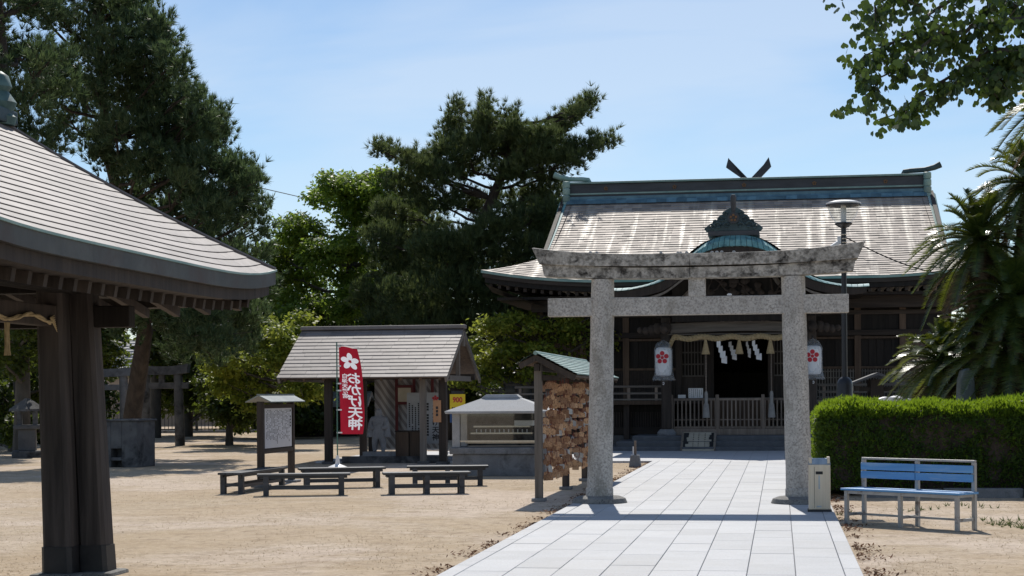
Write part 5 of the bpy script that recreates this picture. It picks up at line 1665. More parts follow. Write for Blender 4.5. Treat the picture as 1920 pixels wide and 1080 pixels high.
def small_torii(px, d, half, h, mat, label, rz_=0.0, cap=None):
    p = P(px, 760, d)
    o = thing('small_torii', label, 'torii gate', (p.x, p.y, 0), rz_, 'small torii gates under the left pine')
    for sx in (-1, 1):
        MB().tube([(sx * (half * .62 + 0.05), 0, 0), (sx * half * .62, 0, h - 0.25)], [0.16, 0.14], 14).build('pillar', mat, o, smooth=True)
    MB().box(-half * 1.02, half * 1.02, -0.08, 0.08, h - 0.72, h - 0.53).build('tie_beam', mat, o, bevel=0.01)
    MB().box(-0.09, 0.09, -0.07, 0.07, h - 0.53, h - 0.26).build('strut', mat, o)
    N = 16
    poly = [(-half + 2 * half * i / N, h - 0.27 + 0.06 * abs(2 * i / N - 1) ** 3) for i in range(N + 1)] + [(half * 1.08 - 2.16 * half * i / N, h + 0.11 * abs(1 - 2 * i / N) ** 3) for i in range(N + 1)]
    MB().prism(poly, -0.16, 0.16).build('lintel', cap or mat, o)
small_torii(190, 58, 1.25, 2.54, m_stone_mid, 'pale grey small stone torii half hidden behind the pavilion post', -0.1)
small_torii(304, 55, 0.86, 2.56, m_stone_dark, 'dark small torii beside the left pine trunk before the iron fence', -0.1)

fn = thing('iron_fence', 'black iron railing fence in the shade before the beige house', 'fence', P(285, 805, 75) * Vector((1, 1, 0)), 0.02)
mb = MB()
FL = 8.0
for k in range(int(FL / 0.16)):
    MB().box(-2 + 0.16 * k - 0.014, -2 + 0.16 * k + 0.014, -0.012, 0.012, 0.12, 1.36).build('picket', m_black_metal, fn)
for z in (0.16, 1.30): MB().box(-2, FL - 2, -0.025, 0.025, z - 0.025, z + 0.025).build('rail', m_black_metal, fn)
for k in range(5): MB().box(-2 + 1.98 * k - 0.06, -2 + 1.98 * k + 0.06, -0.06, 0.06, 0, 1.62).build('post', m_black_metal, fn)
MB().box(-2.2, FL - 1.8, -0.10, 0.10, 0.0, 0.10).build('kerb', m_stone_mid, fn)

def house(px, d, w, h_e, h_r, wall, roof, label, wins, rz_=0.0, dp=7.0, name='house'):
    p = P(px, 760, d)
    o = thing(name, label, 'house', (p.x, p.y, 0), rz_)
    MB().box(-w / 2, w / 2, 0, dp, 0, h_e).build('wall', wall, o)
    MB().prism([(-0.6, h_e - 0.05), (dp / 2, h_r), (dp + 0.6, h_e - 0.05), (dp + 0.6, h_e - 0.2), (dp / 2, h_r - 0.2), (-0.6, h_e - 0.2)], -w / 2 - 0.5, w / 2 + 0.5, 'yz').build('roof', roof, o)
    for k in range(int((h_r - h_e) / 0.16)):
        s = (k + 1) / ((h_r - h_e) / 0.16)
        MB().box(-w / 2 - 0.5, w / 2 + 0.5, -0.6 + (dp / 2 + .6) * s - 0.05, -0.6 + (dp / 2 + .6) * s, h_e - 0.05 + (h_r - h_e + .05) * s - 0.03, h_e + (h_r - h_e) * s + 0.015).build('roof_course', roof, o)
    for (x, z, ww, hh) in wins:
        f = MB().box(x - ww / 2 - 0.06, x + ww / 2 + 0.06, -0.05, -0.002, z - 0.06, z + hh + 0.06).build('window', m_black_metal, o)
        for k in (0, 1):
            MB().box(x - ww / 2 + k * ww / 2 + 0.02, x - ww / 2 + (k + 1) * ww / 2 - 0.02, -0.06, -0.051, z, z + hh).build('pane', m_pane, f)
    return o
t = NT('dark_window_glass'); t.set((0.03, 0.045, 0.065), 0.08, 0, 0.6); m_pane = t.m
m_beige = surf('beige_siding', (0.34, 0.26, 0.19), (0.42, 0.33, 0.25), 2, 0.85, 0.2, 12, stretch=(0.3, 1, 6))
m_tile_grey = surf('grey_roof_tile', (0.26, 0.25, 0.25), (0.40, 0.39, 0.38), 3, 0.6, 0.3, 12, rand=(0.8, 1.2))
m_plaster = surf('grey_plaster', (0.30, 0.30, 0.31), (0.40, 0.40, 0.41), 2, 0.9, 0.1)
house(265, 95, 9.5, 3.25, 4.95, m_beige, m_tile_grey, 'beige clad house with a grey tiled roof behind the left pine', [(1.0, 1.7, 1.1, 1.1), (-3.0, 1.7, 1.1, 1.1)])
house(455, 105, 6.0, 5.2, 6.6, m_plaster, m_tile_grey, 'grey tiled house roof showing between the left pine boughs and the shelter', [(0, 3.2, 1.2, 1.0)], 0.25)
house(610, 66, 2.4, 1.35, 1.75, m_wood_dark, m_stone_pale, 'low dark shed with a pale roof behind the banner shelter', [], 0.0, 2.5, 'shed')
house(930, 78, 7.0, 2.6, 3.4, surf('blue_grey_wall', (0.03, 0.04, 0.06), (0.06, 0.075, 0.10), 2, 0.7, 0.1), m_ridge, 'dark blue-grey low building behind the glazed candle stand', [(-1.6, 1.1, 1.0, 0.9), (0.4, 1.1, 1.0, 0.9), (2.2, 1.1, 1.0, 0.9)])
house(20, 80, 5.0, 2.2, 2.9, m_plaster, m_white, 'pale roofed shed glimpsed under the foreground pavilion eaves', [(0.6, 0.9, 1.2, 0.8)])

hk = thing('stone_lantern', 'small dark stone lantern shrine in the shade left of the pavilion post', 'stone lantern', P(52, 850, 45) * Vector((1, 1, 0)), 0.2)
MB().box(-0.38, 0.38, -0.38, 0.38, 0, 0.18).build('base', m_stone_dark, hk, bevel=0.03)
MB().box(-0.22, 0.22, -0.22, 0.22, 0.18, 0.75).build('shaft', m_stone_dark, hk, bevel=0.02)
MB().box(-0.34, 0.34, -0.34, 0.34, 0.75, 0.86).build('platform', m_stone_dark, hk, bevel=0.03)
for sx in (-1, 1):
    for sy in (-1, 1):
        MB().box(sx * 0.2 - 0.05, sx * 0.2 + 0.05, sy * 0.2 - 0.05, sy * 0.2 + 0.05, 0.86, 1.22).build('corner_post', m_stone_dark, hk)
MB().lathe([(0.48, 1.22), (0.46, 1.28), (0.2, 1.46), (0.05, 1.56)], (0, 0, 0), 4).build('roof', m_stone_dark, hk)

sg = thing('price_sign', 'yellow parking price sign reading 900 beside the shelter', 'sign', P(858, 770, 46) * Vector((1, 1, 0)), 0.0)
sg.scale = (0.77, 0.77, 0.86)
MB().tube([(0, 0.03, 0), (0, 0.03, 1.9)], 0.03, 8).build('pole', m_black_metal, sg)
MB().box(-0.27, 0.27, -0.02, 0.02, 1.33, 1.85).build('panel', m_yellow, sg)
MB().box(-0.27, 0.27, -0.018, 0.018, 0.96, 1.32).build('lower_panel', surf('sign_blue', (0.02, 0.06, 0.16), (0.03, 0.08, 0.2), 3, 0.5, 0.0), sg)
MB().box(-0.22, 0.22, -0.018, 0.018, 1.86, 1.95).build('header_panel', m_ink, sg)
vs_, fs_ = text_mesh('900', 0.23, vertical=False, bold=0.008)
MB().add([(x, -0.024, z + 1.79) for x, y, z in vs_], fs_).build('lettering', m_red, sg, fix=False)
mb = MB()
for k in range(7): mb.box(-0.2 + 0.06 * k, -0.155 + 0.06 * k, -0.024, -0.021, 1.39, 1.44)
mb.build('small_lettering', m_ink, sg)

# wires seen against the sky left of centre
for (a, b, lab) in (((470, 348, 70), (600, 378, 90), 'thin overhead wire crossing the sky gap, the upper of two'), ((490, 408, 70), (600, 432, 90), 'thin overhead wire crossing the sky gap, the lower of two')):
    p0, p1 = P(*a), P(*b)
    d_ = (p1 - p0) * 0.6
    tag(MB().tube([p0 - d_, p1 + d_], 0.02, 5).build('overhead_wire', m_ink), lab, 'wire')

# ================================================================== right: roofed signpost, tarp, monument
wl = thing('roofed_signpost', 'small dark roofed timber signpost seen end-on behind the hedge', 'signpost', P(1645, 745, 38) * Vector((1, 1, 0)), -A)
for y in (0.0, 1.6): MB().box(-0.14, 0.14, y - 0.1, y + 0.1, 0, 1.85).build('post', m_wood_black, wl, bevel=0.01)
MB().box(-0.05, 0.05, 0.1, 1.5, 0.8, 1.7).build('board', m_wood_dark, wl)
MB().prism([(-0.57, 1.78), (0, 2.0), (0.57, 1.78), (0.57, 1.73), (0, 1.94), (-0.57, 1.73)], -0.35, 1.95).build('roof', m_ridge, wl)
MB().box(-0.40, 0.40, -0.06, 0.06, 1.58, 1.68).build('cross_arm', m_wood_black, wl)
tb = thing('dust_sheet', 'white dust sheet thrown over something low behind the hedge', 'dust sheet', P(1680, 745, 36) * Vector((1, 1, 0)), -A)
t_ = MB()
def tarp(a, b):
    x, y = -0.45 + 0.9 * a, -0.3 + 0.6 * b
    r = max(abs(2 * a - 1), abs(2 * b - 1))
    h = 1.46 - 0.12 * (2 * a - 0.9) ** 2 + 0.03 * math.sin(9 * a) * math.cos(7 * b)
    return (x * (1.0 if r < .8 else 1.05), y, h if r < 0.85 else (h - 0.5 if r < 0.95 else 0.35))
t_.grid(tarp, 20, 14).build('sheet', m_white, tb, smooth=True, fix=False)
mn = thing('stone_monument', 'rough upright grey stone slab standing behind the hedge under the cycads', 'monument', P(1811, 745, 28.9) * Vector((1, 1, 0)), 0.2)
poly = [(-0.16, 0), (-0.17, 0.9), (-0.13, 1.75), (-0.08, 1.92), (0.02, 1.95), (0.11, 1.90), (0.14, 1.5), (0.15, 0.8), (0.16, 0)]
MB().prism(poly, -0.09, 0.09).build('slab', surf('grey_green_stone', (0.10, 0.12, 0.12), (0.19, 0.21, 0.20), 4, 0.9, 0.6, 20), mn, bevel=0.03)
MB().box(-0.3, 0.3, -0.25, 0.25, 0, 0.2).build('base', m_stone_dark, mn, bevel=0.03)
for k in range(7):
    w_ = 1.12
    o = site('kerb_stone', 'low grey kerb stone at the hedge foot, %s from the ash stand' % ('first', 'second', 'third', 'fourth', 'fifth', 'sixth', 'seventh')[k], 'kerb stone', 0.62 + 1.14 * (k + .5) + 0.6, 25.75, 0, 'kerb stones along the hedge foot')
    MB().box(-w_ / 2, w_ / 2, -0.09, 0.09, -0.05, 0.13 + random.uniform(-.01, .01)).build('block', m_stone_mid, o, bevel=0.015)

# ================================================================== vegetation
def unit(v):
    return v / np.maximum(1e-6, np.linalg.norm(v, axis=1, keepdims=True))
def in_ell(n, c, r, pw=0.45):
    d = unit(rng.normal(size=(n, 3)))
    rad = rng.random((n, 1)) ** pw
    return np.array(c) + d * rad * np.array(r), d
def tufts(pos, dirs, blades, ln, wd, spread):
    n = len(pos)
    P0 = np.repeat(pos, blades, axis=0)
    D = unit(np.repeat(dirs, blades, axis=0) + rng.normal(size=(n * blades, 3)) * spread)
    Lh = (ln * (0.65 + 0.6 * rng.random((n * blades, 1))))
    S = unit(np.cross(D, rng.normal(size=(n * blades, 3)))) * wd * 0.5
    B = P0 + D * Lh * 0.05
    return np.stack([B - S, B + S, P0 + D * Lh], axis=1).reshape(-1, 3)
def leaves(pos, nrm, ln, wd):
    n = len(pos)
    N = unit(nrm)
    Aa = unit(np.cross(N, rng.normal(size=(n, 3))))
    Bb = np.cross(N, Aa)
    s = (0.65 + 0.7 * rng.random((n, 1)))
    Aa, Bb = Aa * ln * 0.5 * s, Bb * wd * 0.5 * s
    return np.stack([pos - Aa, pos + Bb - Aa * 0.1, pos + Aa, pos - Bb - Aa * 0.1], axis=1).reshape(-1, 3)
m_pine = leafmat('pine_needles', [(0.0, (0.020, 0.042, 0.018)), (0.55, (0.055, 0.090, 0.036)), (1.0, (0.13, 0.16, 0.062))], 0.30, 0.5, 0.9, ((0.14, 0.16, 0.055), 0.50, 0.70), 0.3, (0.24, 0.30, 0.09))
m_pine2 = leafmat('old_pine_needles', [(0.0, (0.018, 0.042, 0.020)), (0.55, (0.044, 0.086, 0.040)), (1.0, (0.13, 0.17, 0.080))], 0.28, 0.5, 0.8, ((0.16, 0.19, 0.065), 0.52, 0.74), 0.3, (0.20, 0.29, 0.10))
m_camphor = leafmat('camphor_leaves', [(0.0, (0.040, 0.085, 0.015)), (0.5, (0.095, 0.17, 0.026)), (1.0, (0.18, 0.26, 0.045))], 0.45, 0.45, 0.28, ((0.22, 0.25, 0.025), 0.46, 0.66), 0.25, (0.38, 0.52, 0.06))
m_maple = leafmat('yellow_green_leaves', [(0.0, (0.060, 0.105, 0.018)), (0.5, (0.14, 0.20, 0.030)), (1.0, (0.27, 0.28, 0.045))], 0.45, 0.5, 0.6, ((0.32, 0.27, 0.04), 0.50, 0.70), 0.25, (0.46, 0.52, 0.07))
m_dark_leaf = leafmat('dark_evergreen_leaves', [(0.0, (0.012, 0.026, 0.010)), (0.6, (0.028, 0.050, 0.016)), (1.0, (0.060, 0.085, 0.024))], 0.35, 0.5, 0.4, ((0.12, 0.15, 0.02), 0.56, 0.73), 0.2, (0.25, 0.33, 0.03))
m_hedge = leafmat('hedge_leaves', [(0.0, (0.018, 0.040, 0.012)), (0.5, (0.032, 0.068, 0.016)), (1.0, (0.075, 0.13, 0.022))], 0.42, 0.5, 0.9, ((0.10, 0.16, 0.02), 0.5, 0.72), 0.2, (0.45, 0.62, 0.03))
m_cycad = leafmat('cycad_fronds', [(0.0, (0.022, 0.048, 0.016)), (0.6, (0.045, 0.085, 0.022)), (1.0, (0.10, 0.135, 0.030))], 0.25, 0.30, 0.8, ((0.15, 0.15, 0.02), 0.55, 0.72), 0.5, (0.30, 0.34, 0.02))
m_dead = leafmat('dead_cycad_fronds', [(0.0, (0.07, 0.05, 0.028)), (1.0, (0.17, 0.12, 0.065))], 0.2, 0.6, 0.8)
m_ginkgo = leafmat('ginkgo_leaves', [(0.0, (0.026, 0.052, 0.022)), (0.7, (0.042, 0.078, 0.028)), (1.0, (0.09, 0.14, 0.025))], 0.20, 0.45, 1.5, ((0.10, 0.15, 0.02), 0.60, 0.72), 0.3, (0.16, 0.26, 0.03))

def branch(mb, a, b, r0, r1, sag=0.0, n=6, wob=0.12):
    a, b = Vector(a), Vector(b)
    ln = (b - a).length
    pts, rad = [], []
    for k in range(n + 1):
        s = k / n
        p = a.lerp(b, s) + Vector((random.gauss(0, wob), random.gauss(0, wob), random.gauss(0, wob))) * ln * 0.12 * math.sin(math.pi * s)
        p.z += sag * ln * math.sin(math.pi * s)
        pts.append(p); rad.append(r0 + (r1 - r0) * s)
    mb.tube(pts, rad, 6)
    return pts

def grow(name, label, cat, group, base, trunk_pts, trunk_r, pads, kind, mat, bark, dens=1.0, leaf=0.16, limb=0.05, twig=True, minz=0.0):
    """a tree: tapered trunk, limbs to every bough, needles or leaves spread through the boughs. pads: (centre, radii)"""
    base = Vector((base[0], base[1], 0))
    o = thing(name, label, cat, base, 0, group)
    mb = MB()
    tp = [Vector(p) - base for p in trunk_pts]
    n = len(tp)
    mb.tube(tp, [trunk_r * (1.15 if k == 0 else 1.0 - 0.72 * k / max(1, n - 1)) for k in range(n)], 12)
    tr = mb.build('trunk', bark, o, smooth=True)
    lm = MB()
    dense = []
    for k in range(n - 1):
        for s in np.linspace(0, 1, 5)[:-1]:
            q = tp[k].lerp(tp[k + 1], float(s))
            if q.z >= minz: dense.append(q)
    dense.append(tp[-1])
    chunks = []
    for (c, r) in pads:
        c = Vector(c) - base
        best = min(dense, key=lambda p: (p - c).length + 1.4 * max(0.0, p.z - (c.z - 0.25 * math.hypot(p.x - c.x, p.y - c.y))))
        q = branch(lm, best, c, limb * (0.6 + 0.25 * max(r)), 0.018, -0.03, 6, 0.22)
        if twig:
            for k in range(3):
                dv = Vector((random.gauss(0, 1) * r[0], random.gauss(0, 1) * r[1], abs(random.gauss(0, .6)) * r[2])) * 0.6
                branch(lm, q[4], c + dv, 0.02, 0.006, 0.0, 3)
        area = r[0] * r[2] + r[0] * r[1]
        if kind == 'needle':
            m = int(dens * 210 * (area ** 0.9))
            # whorls of needles at the shoot ends, bunched on sprays that point out and up
            ns = max(5, m // 6)
            sc_, sd = in_ell(ns, c, (r[0] * .9, r[1] * .9, r[2] * .9), 0.33)
            up = unit(sd * np.array([0.8, 0.8, 0.5]) + np.array([0, 0, 0.8]) + rng.normal(size=(ns, 3)) * 0.25)
            idx = rng.integers(0, ns, m)
            along = rng.random((m, 1)) * 0.45
            pos = sc_[idx] + up[idx] * (along - 0.2) + rng.normal(size=(m, 3)) * 0.12
            dirs = unit(up[idx] + rng.normal(size=(m, 3)) * 0.30 + np.array([0, 0, 0.3]))
            chunks.append(tufts(pos, dirs, 20, leaf, 0.024, 0.42))
            k2 = max(2, m // 9)                                  # upright young shoots on the upper side
            p2 = np.array(c) + unit(rng.normal(size=(k2, 3)) * np.array([1, 1, .25]) + np.array([0, 0, 0.9])) * np.array(r) * 0.98
            chunks.append(tufts(p2, np.tile([0, 0, 1.0], (k2, 1)), 12, leaf * 1.25, 0.024, 0.16))
        else:
            m = int(dens * 1100 * area)
            ns = max(8, m // 26)
            sc_, sd = in_ell(ns, c, r, 0.42)
            idx = rng.integers(0, ns, m)
            pos = sc_[idx] + rng.normal(size=(m, 3)) * np.array([0.20, 0.20, 0.10]) * (0.6 + 0.25 * max(r))
            nr = unit(sd[idx] * 0.5 + np.array([0, 0, 0.8]) + rng.normal(size=(m, 3)) * 0.6)
            chunks.append(leaves(pos, nr, leaf, leaf * 0.55))
    lo = lm.build('limbs', bark, o, smooth=True)
    me = np_mesh('crown', np.concatenate(chunks), 3 if kind == 'needle' else 4, mat)
    link('crown', me, None, o)
    return o
def pads_px(lst, d, dj=1.5, ry=None):
    out = []
    for q in lst:
        px, py, rx, rz_ = q[:4]
        dd = d + (q[4] if len(q) > 4 else random.uniform(-dj, dj))
        s = dd / FPX
        out.append((P(px, py, dd), (rx * s, (ry or max(rx, 30)) * s, rz_ * s)))
    return out
def bough(a, b, r0, r1, n):
    return [(a[0] + (b[0] - a[0]) * k / (n - 1), a[1] + (b[1] - a[1]) * k / (n - 1), r0 + (r1 - r0) * k / (n - 1), (r0 + (r1 - r0) * k / (n - 1)) * 0.56) for k in range(n)]
def fill(poly, n, rmin, rmax, flat=0.62):
    xs, ys = [p[0] for p in poly], [p[1] for p in poly]
    out = []
    tries = 0
    while len(out) < n and tries < 20000:
        tries += 1
        x, y = random.uniform(min(xs), max(xs)), random.uniform(min(ys), max(ys))
        ins = False
        j = len(poly) - 1
        for i in range(len(poly)):
            if (poly[i][1] > y) != (poly[j][1] > y) and x < (poly[j][0] - poly[i][0]) * (y - poly[i][1]) / (poly[j][1] - poly[i][1]) + poly[i][0]: ins = not ins
            j = i
        if not ins: continue
        r = random.uniform(rmin, rmax)
        if any(math.hypot(x - q[0], y - q[1]) < 0.55 * (r + q[2]) * 0.7 for q in out): continue
        out.append((x, y, r, r * flat))
    return out

# --- central leaning pine
D = 60.0
lst = bough((1010, 268), (1108, 192), 26, 13, 6) + bough((1000, 300), (1142, 266), 28, 12, 7) + bough((830, 335), (708, 277), 30, 13, 6)
lst += bough((850, 290), (852, 202), 40, 11, 5) + bough((905, 278), (907, 196), 42, 13, 5) + bough((950, 285), (960, 222), 40, 14, 4)
lst += [(1022, 362, 34, 18, 0.5), (1032, 402, 28, 24, 0.5), (1000, 442, 44, 30, 0.5), (945, 415, 40, 26, -2.2), (965, 378, 38, 18, 1.0), (920, 440, 44, 28, -2.2), (985, 272, 32, 13), (1025, 258, 26, 10), (1050, 238, 22, 9), (1080, 215, 18, 8), (1040, 285, 30, 11), (800, 305, 34, 13), (880, 318, 55, 20), (960, 326, 50, 17), (1030, 330, 40, 12), (1072, 302, 36, 11), (1000, 256, 32, 12),
        (760, 345, 45, 20), (820, 380, 55, 24), (890, 385, 48, 20), (735, 400, 40, 22), (790, 440, 60, 36), (720, 455, 40, 32), (860, 460, 60, 34),
        (1000, 415, 34, 24), (1020, 455, 36, 30), (965, 480, 48, 32), (920, 520, 58, 36), (830, 520, 64, 38), (750, 510, 56, 36), (1000, 520, 40, 34),
        (700, 560, 50, 34), (790, 575, 64, 38), (880, 580, 60, 36), (960, 570, 54, 36), (1010, 580, 40, 30), (740, 620, 60, 36), (840, 630, 64, 36), (930, 630, 60, 34), (1000, 630, 40, 30), (700, 650, 40, 30), (790, 670, 60, 30), (880, 680, 60, 30),
        (885, 470, 52, 36, -2.5), (860, 545, 60, 40, -2.5), (930, 545, 60, 40, -2.5), (985, 475, 44, 34, -2.0), (1005, 560, 44, 38, -2.2), (960, 610, 60, 40, -2.5), (880, 620, 64, 40, -2.5), (800, 620, 60, 40, -2.5), (1020, 400, 34, 26, -1.5), (760, 560, 56, 40, -2.5), (820, 470, 56, 36, -2.5)]
pb = P(850, 800, D)
grow('pine_tree', 'dark leaning pine with long reaching boughs beside the shrine hall roof', 'pine tree', 'pine trees', pb,
     [(pb.x, pb.y, 0), P(858, 690, D), P(866, 560, D), P(890, 450, D), P(915, 390, D), P(945, 320, D), P(960, 262, D), P(968, 225, D)], 0.30,
     pads_px(lst, D, 1.6, 40), 'needle', m_pine, m_bark, 1.15, 0.25, 0.08)

# --- left pines
D = 43.0
poly = [(60, -70), (250, -70), (262, 25), (312, 40), (318, 105), (330, 150), (350, 190), (395, 225), (405, 290), (440, 330), (468, 345), (472, 400), (490, 410), (470, 455), (420, 480), (330, 420), (240, 350), (150, 300), (80, 240)]
lst = fill(poly, 64, 30, 46)
lst += [(300, 40, 22, 14), (312, 75, 18, 12), (352, 182, 16, 9), (412, 222, 14, 12), (415, 260, 16, 12), (472, 335, 14, 10), (495, 395, 14, 9), (488, 430, 16, 10), (240, 15, 24, 14), (330, 120, 26, 16), (335, 160, 26, 16), (380, 215, 26, 14), (400, 250, 24, 16), (430, 310, 26, 16), (455, 350, 26, 16), (370, 200, 20, 12)]
lst += fill([(210, 540), (330, 480), (500, 450), (505, 540), (480, 600), (440, 660), (380, 670), (300, 640), (230, 610)], 26, 30, 44)
lst += bough((330, 560), (400, 668), 30, 22, 4) + bough((420, 520), (470, 640), 34, 24, 4)
pb = P(258, 850, 46)
grow('pine_tree', 'tall spreading pine behind the foreground pavilion roof with drooping lower boughs', 'pine tree', 'pine trees', pb,
     [(pb.x, pb.y, 0), P(248, 780, 46), P(262, 690, 45.5), P(272, 620, 45), P(262, 540, 44.5), P(235, 420, 44), P(205, 300, 43.5), P(190, 150, 43), P(180, 0, 43), P(185, -60, 43)], 0.27,
     pads_px(lst, D, 2.0, 50), 'needle', m_pine2, m_bark, 1.15, 0.21, 0.07, minz=3.6)
D = 38.0
lst = fill([(-160, -90), (110, -90), (130, 120), (90, 250), (-20, 330), (-160, 330)], 30, 34, 52) + [(60, 300, 34, 20), (100, 270, 30, 18)]
pb = P(-40, 860, 39)
grow('pine_tree', 'large pine at the far left edge rising behind the pavilion finial', 'pine tree', 'pine trees', pb,
     [(pb.x, pb.y, 0), P(-30, 600, 39), P(0, 420, 38.5), P(15, 270, 38), P(5, 120, 38), P(-10, -60, 38)], 0.34,
     pads_px(lst, D, 2.0, 50), 'needle', m_pine2, m_bark, 1.1, 0.20, 0.10)

# --- broadleaf trees behind
D = 68.0
lst = fill([(520, 470), (560, 400), (620, 350), (700, 335), (780, 350), (830, 420), (840, 600), (760, 690), (560, 690), (500, 640), (470, 560)], 44, 34, 56, 0.7)
lst += [(640, 352, 30, 18), (600, 372, 28, 18), (690, 345, 30, 18), (730, 330, 24, 16), (560, 420, 24, 18), (490, 520, 24, 18), (500, 470, 22, 14), (1040, 440, 30, 30), (1050, 400, 20, 22), (1010, 380, 30, 20)]
pb = P(660, 790, D)
grow('camphor_tree', 'broad bright green camphor tree rising left of the leaning pine', 'tree', 'broadleaf trees', pb,
     [(pb.x, pb.y, 0), P(662, 700, D), P(650, 600, D), P(660, 500, D), P(665, 400, D)], 0.45, pads_px(lst, D, 3.0, 60), 'leaf', m_camphor, m_bark2, 1.0, 0.175, 0.10)
D = 50.0
lst = fill([(900, 640), (930, 605), (1000, 590), (1080, 605), (1105, 650), (1100, 700), (1000, 700), (930, 715), (895, 690)], 26, 22, 34, 0.7) + [(1120, 640, 30, 24), (875, 715, 22, 12), (850, 712, 20, 10), (960, 600, 26, 14), (1040, 598, 24, 14)]
pb = P(985, 790, D)
grow('maple_tree', 'low rounded yellow-green tree above the glazed candle stand', 'tree', 'broadleaf trees', pb,
     [(pb.x, pb.y, 0), P(985, 740, D), P(1000, 690, D), P(1010, 640, D)], 0.16, pads_px(lst, D, 1.2, 34), 'leaf', m_maple, m_bark2, 1.25, 0.14, 0.06)
D = 52.0
lst = fill([(400, 640), (470, 600), (545, 610), (600, 640), (620, 720), (540, 745), (480, 760), (400, 740)], 26, 24, 38, 0.7) + [(520, 625, 30, 18), (560, 600, 26, 16)]
pb = P(530, 815, D)
grow('young_tree', 'leafy yellow-green young tree behind the roofed notice board', 'tree', 'broadleaf trees', pb,
     [(pb.x, pb.y, 0), P(530, 760, D), P(525, 700, D), P(520, 640, D)], 0.12, pads_px(lst, D, 1.4, 36), 'leaf', m_maple, m_bark2, 1.1, 0.15, 0.06)
D = 55.0
lst = fill([(380, 690), (420, 670), (480, 690), (490, 780), (440, 800), (385, 780)], 14, 24, 36, 0.8)
pb = P(430, 830, D)
grow('young_tree', 'darker leafy tree in the shade left of the roofed notice board', 'tree', 'broadleaf trees', pb,
     [(pb.x, pb.y, 0), P(430, 770, D), P(425, 720, D)], 0.12, pads_px(lst, D, 1.4, 36), 'leaf', m_dark_leaf, m_bark2, 1.2, 0.15, 0.06)
# --- evergreen trees that close the view at the back
back = [(40, 560, 70, 130, 100, 46, 'dark evergreen shrub tree seen under the pavilion eaves at the left edge'),
        (30, 720, 90, 90, 110, 50, 'low dark evergreen filling the shade left of the pavilion post'),
        (10, 650, 90, 110, 110, 56, 'dark evergreen closing the gap between pavilion beam and ground'),
        (130, 760, 60, 60, 110, 60, 'low dark evergreen behind the pavilion post foot'),
        (150, 600, 60, 90, 120, 74, 'dark evergreen behind the pavilion post and small torii'),
        (440, 620, 80, 110, 130, 84, 'dark evergreen behind the drooping pine boughs'),
        (600, 680, 90, 90, 130, 80, 'dark evergreen behind the banner shelter roof'),
        (780, 680, 100, 80, 130, 82, 'dark evergreen at the foot of the leaning pine'),
        (940, 690, 90, 80, 130, 86, 'dark evergreen behind the yellow-green tree and candle stand'),
        (1090, 650, 60, 100, 110, 84, 'dark evergreen in the gap beside the hall eaves'),
        (290, 500, 110, 110, 110, 66, 'tall dark evergreen standing behind the spreading left pine'),
        (110, 520, 100, 110, 110, 62, 'tall dark evergreen behind the pavilion roof'),
        (350, 690, 70, 70, 110, 68, 'dark evergreen in the shade behind the iron fence gate'),
        (520, 730, 70, 60, 110, 64, 'low dark evergreen between the notice board and the shelter'),
        (690, 740, 60, 60, 110, 70, 'low dark evergreen seen through the shelter'),
        (860, 740, 60, 50, 110, 72, 'low dark evergreen behind the yellow price sign')]
for (px, py, wx, hy, n_, d_, lab) in back:
    poly = [(px - wx, py - hy * .4), (px - wx * .5, py - hy), (px + wx * .5, py - hy), (px + wx, py - hy * .4), (px + wx, py + hy), (px - wx, py + hy)]
    lst = fill(poly, 20, 30, 46, 0.8)
    b_ = P(px, 780, d_)
    grow('evergreen_tree', lab, 'tree', 'evergreens closing the background', b_, [(b_.x, b_.y, 0), P(px + 5, py + 20, d_), P(px - 5, py - hy * .6, d_)], 0.22,
         pads_px(lst, d_, 2.5, 50), 'leaf', m_dark_leaf, m_bark2, 0.55 if d_ > 60 else 0.9, 0.24 if d_ > 60 else 0.16, 0.07, twig=False)

